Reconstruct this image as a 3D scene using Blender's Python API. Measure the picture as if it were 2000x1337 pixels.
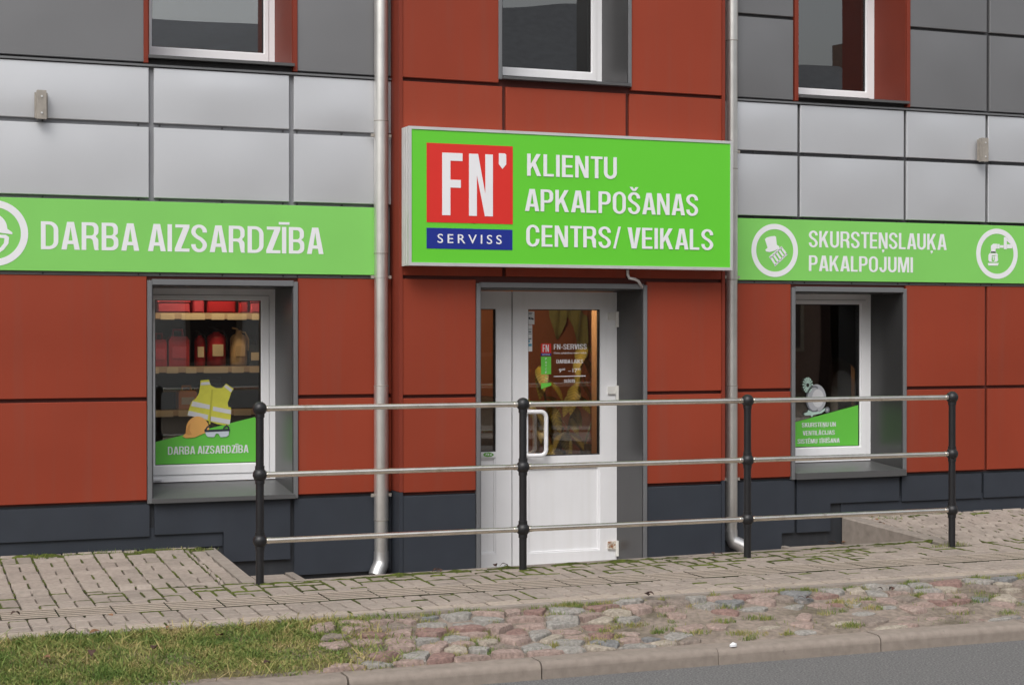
import bpy, math, random
import numpy as np
from mathutils import Vector, Matrix

random.seed(7)
rng = np.random.default_rng(7)
for o in list(bpy.data.objects):
    bpy.data.objects.remove(o)
scene = bpy.context.scene
COL = scene.collection

# ------------------------------------------------------------------ camera, sky, sun, exposure
FPX, YAW, PIT = 3200.0, 0.3683, -0.0061
CAM = np.array([0.0, -11.3, 1.53])
cd = bpy.data.cameras.new('camera')
cd.sensor_width = 36.0
cd.lens = FPX / 2000.0 * 36.0
cd.clip_end = 2000
cam = bpy.data.objects.new('camera', cd)
cam.location = CAM
cam.rotation_euler = (math.pi / 2 + PIT, 0, -YAW)
COL.objects.link(cam)
scene.camera = cam

world = bpy.data.worlds.new('World')
scene.world = world
world.use_nodes = True
wn = world.node_tree
wn.nodes.clear()
SUN_EL, SUN_AZ = math.radians(48), math.radians(215)     # azimuth clockwise from +Y
sky = wn.nodes.new('ShaderNodeTexSky')
sky.sky_type = 'NISHITA'
sky.sun_disc = False
sky.sun_elevation = SUN_EL
sky.sun_rotation = SUN_AZ
sky.dust_density = 4.0
sky.air_density = 1.4
hs = wn.nodes.new('ShaderNodeHueSaturation')
hs.inputs['Saturation'].default_value = 0.30
bg = wn.nodes.new('ShaderNodeBackground')
bg.inputs['Strength'].default_value = 0.10
wo = wn.nodes.new('ShaderNodeOutputWorld')
wn.links.new(sky.outputs[0], hs.inputs['Color'])
wn.links.new(hs.outputs[0], bg.inputs[0])
wn.links.new(bg.outputs[0], wo.inputs[0])

sl = bpy.data.lights.new('sun', 'SUN')
sl.energy = 0.9
sl.angle = math.radians(35)
sl.color = (1.0, 0.985, 0.965)
so = bpy.data.objects.new('sun', sl)
sd = Vector((math.sin(SUN_AZ) * math.cos(SUN_EL), math.cos(SUN_AZ) * math.cos(SUN_EL), math.sin(SUN_EL)))
so.rotation_euler = (-sd).to_track_quat('-Z', 'Y').to_euler()
so.location = (0, -20, 20)
COL.objects.link(so)

vs = scene.view_settings
vs.view_transform = 'Standard'
vs.look = 'None'
vs.gamma = 1.0
vs.exposure = 0.6
vs.use_curve_mapping = False

# ------------------------------------------------------------------ pixel -> place helpers (photo pixels, 2000 x 1337)
def ray(x, y):
    cy, sy = math.cos(YAW), math.sin(YAW)
    r = np.array([cy, -sy, 0]); fw = np.array([sy, cy, 0]); u = np.array([0, 0, 1.0])
    f2 = fw * math.cos(PIT) + u * math.sin(PIT); u2 = u * math.cos(PIT) - fw * math.sin(PIT)
    return f2 * FPX + r * (x - 1000) - u2 * (y - 668.5)
def W(x, y, Y=0.0):                                     # point of a vertical plane parallel to the front
    v = ray(x, y); return CAM + v * ((Y - CAM[1]) / v[1])
def G(x, y, z=0.0):                                     # point of a level plane
    v = ray(x, y); return CAM + v * ((z - CAM[2]) / v[2])
def in_frame(p, m=0.0):
    cy, sy = math.cos(YAW), math.sin(YAW); d = np.array(p) - CAM
    z = d[0] * sy + d[1] * cy
    if z < .5: return False
    x = 1000 + FPX * (d[0] * cy - d[1] * sy) / z; y = 668.5 - FPX * d[2] / z
    return -m < x < 2000 + m and -m < y < 1337 + m

# ------------------------------------------------------------------ materials
M = {}
def mat(name, col, rough=.6, metal=0., var=.06, scale=6., bump=0., bscale=60., island=0., spec=.5,
        col2=None, c2scale=3., c2lo=.55, c2hi=.7, streak=None, ripple=0., rscale=1.6, coat=0.):
    m = bpy.data.materials.new(name); m.use_nodes = True; n = m.node_tree; n.nodes.clear()
    L = n.links
    out = n.nodes.new('ShaderNodeOutputMaterial'); p = n.nodes.new('ShaderNodeBsdfPrincipled')
    L.new(p.outputs[0], out.inputs[0])
    p.inputs['Roughness'].default_value = rough; p.inputs['Metallic'].default_value = metal
    p.inputs['Specular IOR Level'].default_value = spec
    if coat: p.inputs['Coat Weight'].default_value = coat; p.inputs['Coat Roughness'].default_value = .12
    geo = n.nodes.new('ShaderNodeNewGeometry'); oi = n.nodes.new('ShaderNodeObjectInfo')
    pos = geo.outputs['Position']
    nz = n.nodes.new('ShaderNodeTexNoise'); nz.inputs['Scale'].default_value = scale; nz.inputs['Detail'].default_value = 5
    L.new(pos, nz.inputs['Vector'])
    mr = n.nodes.new('ShaderNodeMapRange')
    mr.inputs[1].default_value = .3; mr.inputs[2].default_value = .7
    mr.inputs[3].default_value = 1 - var; mr.inputs[4].default_value = 1 + var
    L.new(nz.outputs[0], mr.inputs[0]); fac = mr.outputs[0]
    if island:
        ad = n.nodes.new('ShaderNodeMath'); ad.operation = 'ADD'; L.new(geo.outputs['Random Per Island'], ad.inputs[0]); L.new(oi.outputs['Random'], ad.inputs[1])
        fr = n.nodes.new('ShaderNodeMath'); fr.operation = 'FRACT'; L.new(ad.outputs[0], fr.inputs[0])
        m2 = n.nodes.new('ShaderNodeMapRange'); m2.inputs[3].default_value = 1 - island; m2.inputs[4].default_value = 1 + island
        L.new(fr.outputs[0], m2.inputs[0])
        mu = n.nodes.new('ShaderNodeMath'); mu.operation = 'MULTIPLY'; L.new(fac, mu.inputs[0]); L.new(m2.outputs[0], mu.inputs[1]); fac = mu.outputs[0]
    base = n.nodes.new('ShaderNodeRGB'); base.outputs[0].default_value = (*col, 1); c = base.outputs[0]
    if col2:
        n2 = n.nodes.new('ShaderNodeTexNoise'); n2.inputs['Scale'].default_value = c2scale; n2.inputs['Detail'].default_value = 7; n2.inputs['Roughness'].default_value = .65
        L.new(pos, n2.inputs['Vector'])
        r2 = n.nodes.new('ShaderNodeMapRange'); r2.inputs[1].default_value = c2lo; r2.inputs[2].default_value = c2hi; L.new(n2.outputs[0], r2.inputs[0])
        mx = n.nodes.new('ShaderNodeMix'); mx.data_type = 'RGBA'; L.new(r2.outputs[0], mx.inputs[0]); L.new(c, mx.inputs[6]); mx.inputs[7].default_value = (*col2, 1); c = mx.outputs[2]
    if streak:                                           # rain streaks: noise stretched along z
        mp = n.nodes.new('ShaderNodeMapping'); mp.inputs['Scale'].default_value = (14, 14, .7); L.new(pos, mp.inputs[0])
        n3 = n.nodes.new('ShaderNodeTexNoise'); n3.inputs['Scale'].default_value = 1.; n3.inputs['Detail'].default_value = 4; L.new(mp.outputs[0], n3.inputs['Vector'])
        r3 = n.nodes.new('ShaderNodeMapRange'); r3.inputs[1].default_value = .5; r3.inputs[2].default_value = .8; r3.inputs[4].default_value = streak[1]; L.new(n3.outputs[0], r3.inputs[0])
        mx = n.nodes.new('ShaderNodeMix'); mx.data_type = 'RGBA'; L.new(r3.outputs[0], mx.inputs[0]); L.new(c, mx.inputs[6]); mx.inputs[7].default_value = (*streak[0], 1); c = mx.outputs[2]
    vm = n.nodes.new('ShaderNodeVectorMath'); vm.operation = 'SCALE'; L.new(c, vm.inputs[0]); L.new(fac, vm.inputs['Scale'])
    L.new(vm.outputs[0], p.inputs['Base Color'])
    nrm = None
    if ripple:
        mp = n.nodes.new('ShaderNodeVectorMath'); mp.operation = 'ADD'; L.new(pos, mp.inputs[0])
        sc = n.nodes.new('ShaderNodeVectorMath'); sc.operation = 'SCALE'; sc.inputs['Scale'].default_value = 37.; L.new(oi.outputs['Location'], sc.inputs[0]); L.new(sc.outputs[0], mp.inputs[1])
        n4 = n.nodes.new('ShaderNodeTexNoise'); n4.inputs['Scale'].default_value = rscale; n4.inputs['Detail'].default_value = 1.; L.new(mp.outputs[0], n4.inputs['Vector'])
        b4 = n.nodes.new('ShaderNodeBump'); b4.inputs['Strength'].default_value = 1.; b4.inputs['Distance'].default_value = ripple; L.new(n4.outputs[0], b4.inputs['Height']); nrm = b4.outputs[0]
    if bump:
        n5 = n.nodes.new('ShaderNodeTexNoise'); n5.inputs['Scale'].default_value = bscale; n5.inputs['Detail'].default_value = 6; n5.inputs['Roughness'].default_value = .7; L.new(pos, n5.inputs['Vector'])
        b5 = n.nodes.new('ShaderNodeBump'); b5.inputs['Strength'].default_value = 1.; b5.inputs['Distance'].default_value = bump; L.new(n5.outputs[0], b5.inputs['Height'])
        if nrm: L.new(nrm, b5.inputs['Normal'])
        nrm = b5.outputs[0]
    if nrm: L.new(nrm, p.inputs['Normal'])
    M[name] = m
    return m

mat('light_grey', (.635, .645, .67), .42, .5, .015, 3, ripple=.011, rscale=1.3, island=.02)
mat('dark_grey', (.215, .215, .222), .42, .45, .02, 3, ripple=.010, island=.03)
mat('red_panel', (.268, .044, .021), .5, 0, .07, 1.1, ripple=.006, island=.05, spec=.25, streak=((.225, .060, .040), .45))
mat('red_trim', (.21, .038, .022), .5, 0, .05, 3, spec=.2)
mat('red_gap', (.10, .022, .016), .7)
mat('slate', (.037, .043, .055), .5, 0, .08, 4, ripple=.004, island=.04, spec=.3, streak=((.042, .047, .056), .35))
mat('slate_deep', (.024, .027, .033), .6, 0, .1, 5, streak=((.08, .08, .08), .3))
mat('gap_grey', (.26, .265, .28), .5, .2)
mat('gap_dark', (.06, .06, .065), .6)
mat('trim_grey', (.175, .178, .186), .42, .2, .04)
mat('reveal_grey', (.046, .045, .046), .34, .1, .06, 2, ripple=.006)
mat('sill_grey', (.095, .095, .097), .38, .1, .05, 3)
mat('white_pvc', (.82, .82, .84), .35, 0, .03, 3, streak=((.62, .61, .58), .25))
mat('white_window', (.90, .90, .92), .35, 0, .02, 3, streak=((.74, .73, .70), .2))
mat('white_old', (.72, .71, .68), .5, 0, .08, 8, streak=((.55, .52, .46), .4))
mat('gasket', (.02, .02, .02), .6)
mat('pipe', (.70, .685, .66), .36, .8, .10, 5, streak=((.48, .45, .41), .5), ripple=.0015, rscale=9)
mat('bracket', (.34, .31, .275), .6, .2, .15, 25)
mat('pipe_new', (.72, .71, .70), .33, .85, .08, 8)
mat('alu', (.74, .74, .74), .38, .5, .05)
mat('sign_green', (.128, .60, .036), .38, 0, .015, 2, coat=.15)
mat('banner_green', (.215, .60, .12), .5, 0, .03, 2, ripple=.004, rscale=2.5)
mat('film_green', (.145, .58, .07), .4, 0, .02)
mat('sign_red', (.68, .030, .022), .38, 0, .015, coat=.15)
mat('sign_blue', (.012, .028, .26), .38, 0, .02, coat=.15)
mat('lettering', (.80, .80, .83), .45, 0, .015)
mat('post_black', (.012, .012, .014), .42, 0, .15, 20, bump=.0006, bscale=200)
mat('steel', (.86, .81, .73), .22, 1., .10, 9, col2=(.55, .44, .33), c2scale=5, c2lo=.58, c2hi=.72)
mat('rust', (.26, .09, .03), .85, 0, .3, 60, bump=.001)
mat('hinge', (.74, .73, .70), .45, 0, .05, col2=(.35, .14, .06), c2scale=28, c2lo=.62, c2hi=.68)
mat('hinge_rusty', (.70, .66, .58), .55, 0, .1, col2=(.30, .12, .045), c2scale=40, c2lo=.44, c2hi=.55)
mat('paver', (.345, .292, .252), .85, 0, .13, 35, bump=.0022, bscale=160, island=.085, spec=.25, col2=(.285, .245, .212), c2scale=1.6, c2lo=.45, c2hi=.75)
mat('paver_beige', (.40, .335, .28), .85, 0, .14, 40, bump=.002, bscale=200, island=.07, spec=.25)
mat('concrete', (.31, .27, .235), .88, 0, .12, 18, bump=.0022, bscale=140, island=.05, spec=.25, col2=(.19, .165, .145), c2scale=5., c2lo=.58, c2hi=.75)
mat('kerb_stone', (.285, .24, .205), .88, 0, .12, 22, bump=.002, bscale=150, island=.05, spec=.25, col2=(.15, .13, .115), c2scale=11., c2lo=.62, c2hi=.74)
mat('joint_sand', (.06, .05, .034), .95, 0, .3, 30, bump=.004, bscale=90, col2=(.036, .042, .012), c2scale=2.6, c2lo=.42, c2hi=.6)
mat('moss', (.078, .098, .012), .95, 0, .5, 40, bump=.008, bscale=220, island=.35, col2=(.05, .055, .012), c2scale=6)
mat('dirt', (.30, .245, .205), .95, 0, .25, 30, bump=.010, bscale=60, col2=(.16, .135, .10), c2scale=3.5, c2lo=.45, c2hi=.65, spec=.2)
for nm, c in dict(pink=(.35, .262, .228), red=(.265, .170, .148), grey=(.31, .292, .268), blue=(.215, .215, .215), beige=(.38, .33, .27), brown=(.25, .205, .175)).items():
    mat('stone_' + nm, c, .75, 0, .30, 55, bump=.007, bscale=60, col2=(.33, .275, .235), c2scale=7, c2lo=.56, c2hi=.72, spec=.3)
mat('asphalt', (.178, .175, .173), .9, 0, .45, 95, bump=.008, bscale=110, spec=.3, col2=(.30, .285, .27), c2scale=75, c2lo=.60, c2hi=.66)
mat('soil', (.11, .085, .06), .95, 0, .3, 12, bump=.006)
mat('plaster_pale', (.66, .64, .60), .9, 0, .06)
mat('plaster_tan', (.22, .18, .14), .9, 0, .08)
mat('brick_dark', (.14, .085, .065), .9, 0, .15, 12)
mat('roof_dark', (.27, .275, .285), .8, 0, .1)
mat('inner_paint', (.52, .30, .16), .8, 0, .03)
mat('inner_wall', (.30, .115, .055), .8, 0, .05)
mat('thatch', (.17, .15, .07), .95, 0, .35, 25, bump=.008, bscale=120, col2=(.26, .21, .15), c2scale=5, c2lo=.5, c2hi=.7, spec=.15)
mat('inner_grey', (.26, .26, .27), .8, 0, .03)
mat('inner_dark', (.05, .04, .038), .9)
mat('floor_brown', (.10, .075, .055), .6)
mat('shelf', (.62, .48, .34), .55, 0, .03)
mat('price', (.80, .70, .50), .6, 0, .06)
mat('goods_red', (.42, .022, .035), .35, 0, .05)
mat('goods_pink', (.50, .06, .10), .45, 0, .05)
mat('goods_cream', (.68, .50, .28), .45, 0, .05)
mat('goods_orange', (.75, .28, .06), .5, 0, .05)
mat('goods_dark', (.03, .04, .05), .5)
mat('camo', (.05, .055, .03), .9, 0, .2, 20, col2=(.012, .016, .012), c2scale=22, c2lo=.48, c2hi=.52)
mat('vest', (.62, .60, .07), .6, 0, .04, 30)
mat('vest_line', (.48, .46, .05), .6)
mat('reflect_band', (.62, .62, .64), .4)
mat('helmet', (.80, .42, .12), .45)
mat('helmet_shade', (.66, .32, .09), .45)
mat('goggle', (.62, .68, .76), .3)
mat('goggle_frame', (.04, .045, .06), .4)
mat('steel_print', (.42, .43, .46), .5)
mat('steel_print_dark', (.16, .17, .19), .5)
mat('mint_print', (.48, .66, .58), .5)
mat('paper', (.66, .67, .68), .7, 0, .05, 20)
mat('paper_ink', (.05, .06, .07), .6)
mat('paper_blue', (.08, .30, .42), .6)
mat('sticker_leaf', (.12, .36, .05), .5)
mat('pot', (.30, .13, .07), .8)
mat('stem', (.10, .10, .03), .7)
mat('dead_leaf', (.20, .10, .05), .8, 0, .3, 40, island=.4)
mat('dead_leaf_red', (.06, .03, .022), .8, 0, .3, 40, island=.4)
mat('litter', (.80, .80, .82), .7)
mat('tree_bark', (.08, .06, .05), .9, 0, .2, 20, bump=.01)
mat('curtain', (.40, .40, .41), .9)
mat('cloth_green', (.22, .24, .09), .8, 0, .1, 8)

def grass_mat():
    m = bpy.data.materials.new('grass_blade'); m.use_nodes = True; n = m.node_tree; p = n.nodes['Principled BSDF']
    geo = n.nodes.new('ShaderNodeNewGeometry')
    cr = n.nodes.new('ShaderNodeValToRGB'); e = cr.color_ramp.elements
    e[0].position = 0; e[0].color = (.08, .14, .03, 1); e[1].position = 1; e[1].color = (.46, .35, .18, 1)
    for ps, c in ((.30, (.145, .21, .05, 1)), (.55, (.24, .26, .075, 1)), (.78, (.38, .32, .13, 1))):
        x = cr.color_ramp.elements.new(ps); x.color = c
    nz = n.nodes.new('ShaderNodeTexNoise'); nz.inputs['Scale'].default_value = 4.5; nz.inputs['Detail'].default_value = 3
    n.links.new(geo.outputs['Position'], nz.inputs['Vector'])
    a = n.nodes.new('ShaderNodeMath'); a.operation = 'MULTIPLY_ADD'; a.inputs[1].default_value = 2.0; a.inputs[2].default_value = -.80
    n.links.new(nz.outputs[0], a.inputs[0])
    b = n.nodes.new('ShaderNodeMath'); b.operation = 'MULTIPLY_ADD'; b.inputs[1].default_value = .55
    n.links.new(geo.outputs['Random Per Island'], b.inputs[0]); n.links.new(a.outputs[0], b.inputs[2])
    n.links.new(b.outputs[0], cr.inputs[0]); n.links.new(cr.outputs[0], p.inputs['Base Color'])
    p.inputs['Roughness'].default_value = .6; p.inputs['Specular IOR Level'].default_value = .25
    M['grass'] = m
grass_mat()

def leaf_mat():                                          # big leaf: yellow-green with dark feathered veins
    m = bpy.data.materials.new('plant_leaf'); m.use_nodes = True; n = m.node_tree; p = n.nodes['Principled BSDF']
    tc = n.nodes.new('ShaderNodeTexCoord'); sp = n.nodes.new('ShaderNodeSeparateXYZ'); n.links.new(tc.outputs['UV'], sp.inputs[0])
    ab = n.nodes.new('ShaderNodeMath'); ab.operation = 'ABSOLUTE'; n.links.new(sp.outputs[0], ab.inputs[0])
    ml = n.nodes.new('ShaderNodeMath'); ml.operation = 'MULTIPLY_ADD'; ml.inputs[1].default_value = -.8; n.links.new(ab.outputs[0], ml.inputs[0]); n.links.new(sp.outputs[1], ml.inputs[2])
    fr = n.nodes.new('ShaderNodeMath'); fr.operation = 'MULTIPLY'; fr.inputs[1].default_value = 62.; n.links.new(ml.outputs[0], fr.inputs[0])
    sn = n.nodes.new('ShaderNodeMath'); sn.operation = 'SINE'; n.links.new(fr.outputs[0], sn.inputs[0])
    ed = n.nodes.new('ShaderNodeMath'); ed.operation = 'MULTIPLY_ADD'; ed.inputs[1].default_value = -3.2; ed.inputs[2].default_value = .9; n.links.new(ab.outputs[0], ed.inputs[0])
    su = n.nodes.new('ShaderNodeMath'); su.operation = 'MULTIPLY_ADD'; su.inputs[1].default_value = .2; n.links.new(sn.outputs[0], su.inputs[0]); n.links.new(ed.outputs[0], su.inputs[2]); su.use_clamp = True
    mx = n.nodes.new('ShaderNodeMix'); mx.data_type = 'RGBA'; n.links.new(su.outputs[0], mx.inputs[0])
    mx.inputs[6].default_value = (.045, .05, .010, 1); mx.inputs[7].default_value = (.36, .30, .05, 1)
    n.links.new(mx.outputs[2], p.inputs['Base Color']); p.inputs['Roughness'].default_value = .4
    M['leaf'] = m
leaf_mat()

def glass_mat(name, ior, tint):
    m = bpy.data.materials.new(name); m.use_nodes = True; n = m.node_tree; n.nodes.clear()
    out = n.nodes.new('ShaderNodeOutputMaterial'); mx = n.nodes.new('ShaderNodeMixShader')
    t = n.nodes.new('ShaderNodeBsdfTransparent'); t.inputs[0].default_value = (*tint, 1)
    g = n.nodes.new('ShaderNodeBsdfGlossy'); g.inputs['Roughness'].default_value = .0; g.inputs[0].default_value = (1, 1, 1, 1)
    f = n.nodes.new('ShaderNodeFresnel'); f.inputs[0].default_value = ior
    geo = n.nodes.new('ShaderNodeNewGeometry'); nz = n.nodes.new('ShaderNodeTexNoise'); nz.inputs['Scale'].default_value = 1.1; nz.inputs['Detail'].default_value = 0
    b = n.nodes.new('ShaderNodeBump'); b.inputs['Distance'].default_value = .006; n.links.new(geo.outputs['Position'], nz.inputs['Vector']); n.links.new(nz.outputs[0], b.inputs['Height'])
    n.links.new(b.outputs[0], g.inputs['Normal'])
    n.links.new(f.outputs[0], mx.inputs[0]); n.links.new(t.outputs[0], mx.inputs[1]); n.links.new(g.outputs[0], mx.inputs[2]); n.links.new(mx.outputs[0], out.inputs[0])
    M[name] = m
glass_mat('glass', 1.9, (.93, .94, .93))
glass_mat('glass_upper', 2.7, (.80, .82, .83))

def emit_mat(name, col, s):
    m = bpy.data.materials.new(name); m.use_nodes = True; p = m.node_tree.nodes['Principled BSDF']
    p.inputs['Base Color'].default_value = (*col, 1); p.inputs['Emission Color'].default_value = (*col, 1); p.inputs['Emission Strength'].default_value = s
    M[name] = m
emit_mat('bulb', (1, .78, .5), 9.)

# ------------------------------------------------------------------ mesh helpers
class MB:
    def __init__(s): s.v = []; s.f = []
    def add(s, vs, fs):
        b = len(s.v); s.v += [tuple(map(float, v)) for v in vs]; s.f += [tuple(i + b for i in f) for f in fs]; return s
    def box(s, x0, x1, y0, y1, z0, z1):
        return s.add([(x0,y0,z0),(x1,y0,z0),(x1,y1,z0),(x0,y1,z0),(x0,y0,z1),(x1,y0,z1),(x1,y1,z1),(x0,y1,z1)],
                     [(0,3,2,1),(4,5,6,7),(0,1,5,4),(1,2,6,5),(2,3,7,6),(3,0,4,7)])
    def plate(s, x0, x1, z0, z1, yf, yb, c=.005):         # a sheet facing -Y with a chamfered front edge
        vs = [(x0,yb,z0),(x1,yb,z0),(x1,yb,z1),(x0,yb,z1),(x0,yf+c,z0),(x1,yf+c,z0),(x1,yf+c,z1),(x0,yf+c,z1),
              (x0+c,yf,z0+c),(x1-c,yf,z0+c),(x1-c,yf,z1-c),(x0+c,yf,z1-c)]
        fs = [(0,3,2,1),(8,9,10,11)]
        for i in range(4):
            j = (i+1) % 4; fs += [(i,j,4+j,4+i),(4+i,4+j,8+j,8+i)]
        return s.add(vs, fs)
    def prism(s, pts, yf, yb):                            # outline in x,z (counter-clockwise seen from -Y), thickness along y
        n = len(pts); vs = [(x,yf,z) for x, z in pts] + [(x,yb,z) for x, z in pts]
        fs = [tuple(range(n)), tuple(range(2*n-1, n-1, -1))] + [(i, n+i, n+(i+1)%n, (i+1)%n) for i in range(n)]
        return s.add(vs, fs)
    def slab(s, pts, z0, z1):                             # outline in x,y, thickness along z
        n = len(pts); vs = [(x,y,z1) for x, y in pts] + [(x,y,z0) for x, y in pts]
        fs = [tuple(range(n)), tuple(range(2*n-1, n-1, -1))] + [(i, n+i, n+(i+1)%n, (i+1)%n) for i in range(n)]
        return s.add(vs, fs)
    def ring(s, o, i, yf, yb):                            # rectangular frame, outer (x0,x1,z0,z1), inner likewise, mitred corners
        O = [(o[0],o[2]),(o[1],o[2]),(o[1],o[3]),(o[0],o[3])]; I = [(i[0],i[2]),(i[1],i[2]),(i[1],i[3]),(i[0],i[3])]
        for a in range(4):
            b = (a+1) % 4
            s.prism([O[a], O[b], I[b], I[a]], yf, yb)
        return s
    def tube(s, p0, p1, r0, r1=None, n=20, caps=True):
        r1 = r0 if r1 is None else r1
        p0, p1 = Vector(p0), Vector(p1); d = (p1-p0).normalized()
        a = d.orthogonal().normalized(); b = d.cross(a)
        vs = []
        for p, r in ((p0, r0), (p1, r1)):
            vs += [p + (a*math.cos(2*math.pi*k/n) + b*math.sin(2*math.pi*k/n))*r for k in range(n)]
        fs = [(k, (k+1)%n, n+(k+1)%n, n+k) for k in range(n)]
        if caps: fs += [tuple(range(n-1, -1, -1)), tuple(range(n, 2*n))]
        return s.add(vs, fs)
    def path(s, pts, r, n=14):                            # swept round tube
        P = [Vector(p) for p in pts]; rings = []; a = None
        for i, p in enumerate(P):
            d = (P[min(i+1, len(P)-1)] - P[max(i-1, 0)]).normalized()
            if a is None: a = d.orthogonal().normalized()
            a = (a - d*a.dot(d)).normalized(); b = d.cross(a)
            rr = r[i] if isinstance(r, (list, tuple)) else r
            rings.append([p + (a*math.cos(2*math.pi*k/n) + b*math.sin(2*math.pi*k/n))*rr for k in range(n)])
        vs = [v for q in rings for v in q]; fs = []
        for i in range(len(P)-1):
            fs += [(i*n+k, i*n+(k+1)%n, (i+1)*n+(k+1)%n, (i+1)*n+k) for k in range(n)]
        fs += [tuple(range(n-1, -1, -1)), tuple(range((len(P)-1)*n, len(P)*n))]
        return s.add(vs, fs)
    def lathe(s, prof, c, n=20):                          # profile of (r, z) turned about a vertical axis at c
        vs = []; m = len(prof)
        for r, z in prof: vs += [(c[0]+r*math.cos(2*math.pi*k/n), c[1]+r*math.sin(2*math.pi*k/n), c[2]+z) for k in range(n)]
        fs = [(i*n+k, i*n+(k+1)%n, (i+1)*n+(k+1)%n, (i+1)*n+k) for i in range(m-1) for k in range(n)]
        fs += [tuple(range(n-1, -1, -1)), tuple(range((m-1)*n, m*n))]
        return s.add(vs, fs)
    def ball(s, c, r, n=20, m=12):
        return s.lathe([(max(1e-4, r*math.sin(math.pi*i/m)), -r*math.cos(math.pi*i/m)) for i in range(m+1)], c, n)
    def mesh(s, name, smooth=False):
        me = bpy.data.meshes.new(name); me.from_pydata(s.v, [], s.f); me.validate(); me.update()
        if smooth:
            me.polygons.foreach_set('use_smooth', [True]*len(me.polygons))
        return me
    def build(s, name, m, parent=None, smooth=False, sharp=None):
        me = s.mesh(name, smooth)
        me.materials.append(M[m])
        if sharp: me.set_sharp_from_angle(angle=math.radians(sharp))
        return link(name, me, parent)

def link(name, me, parent=None):
    o = bpy.data.objects.new(name, me); COL.objects.link(o)
    if parent is not None:
        o.parent = parent
        o.matrix_parent_inverse = Matrix.Translation(parent.location).inverted() if parent.parent is None else Matrix.Translation(parent.location + parent.parent.location).inverted()
    return o
def thing(name, label, cat, loc=(0,0,0), group=None):
    o = bpy.data.objects.new(name, None); o.empty_display_size = .1; o.location = loc; COL.objects.link(o)
    return tag(o, label, cat, group)
def tag(o, label, cat, group=None):
    o['label'] = label; o['category'] = cat
    if group: o['group'] = group
    return o
def struct(o): o['kind'] = 'structure'; return o
def stuff(o, label=None, cat=None):
    o['kind'] = 'stuff'
    if label: o['label'] = label
    if cat: o['category'] = cat
    return o
def sub(name, parent, loc):                               # an empty part that holds sub-parts
    o = bpy.data.objects.new(name, None); o.empty_display_size = .05; COL.objects.link(o)
    o.parent = parent; o.matrix_parent_inverse = Matrix.Translation(parent.location).inverted(); o.location = loc
    return o
def link2(name, me, part):                                # sub-part under an empty part given in world coordinates
    o = bpy.data.objects.new(name, me); COL.objects.link(o); o.parent = part
    o.matrix_parent_inverse = Matrix.Translation(part.location).inverted()
    return o
def build2(mb, name, m, part, smooth=False, sharp=None):
    me = mb.mesh(name, smooth); me.materials.append(M[m])
    if sharp: me.set_sharp_from_angle(angle=math.radians(sharp))
    return link2(name, me, part)

# condensed sans capitals, drawn as outlines with holes (cap height 1)
from mathutils.geometry import tessellate_polygon
GS, GT = .150, .115
def g_arc(cx, cy, rx, ry, a0, a1, n=8): return [(cx+rx*math.cos(math.radians(a0+(a1-a0)*i/n)), cy+ry*math.sin(math.radians(a0+(a1-a0)*i/n))) for i in range(n+1)]
def g_rr(x0, x1, y0, y1, rx, ry): return g_arc(x1-rx,y0+ry,rx,ry,-90,0) + g_arc(x1-rx,y1-ry,rx,ry,0,90) + g_arc(x0+rx,y1-ry,rx,ry,90,180) + g_arc(x0+rx,y0+ry,rx,ry,180,270)
def g_d(x0, x1, y0, y1, rx, ry): return [(x0,y0)] + g_arc(x1-rx,y0+ry,rx,ry,-90,0) + g_arc(x1-rx,y1-ry,rx,ry,0,90) + [(x0,y1)]
def g_stroke(c):
    L, Rr = [], []
    for i, p in enumerate(c):
        a, b = c[max(0,i-1)], c[min(len(c)-1,i+1)]; dx_, dy_ = b[0]-a[0], b[1]-a[1]; l = math.hypot(dx_, dy_); nx_, ny_ = -dy_/l, dx_/l
        h = math.hypot(nx_*GS/2, ny_*GT/2); L.append((p[0]+nx_*h, p[1]+ny_*h)); Rr.append((p[0]-nx_*h, p[1]-ny_*h))
    return L + Rr[::-1]
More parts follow.
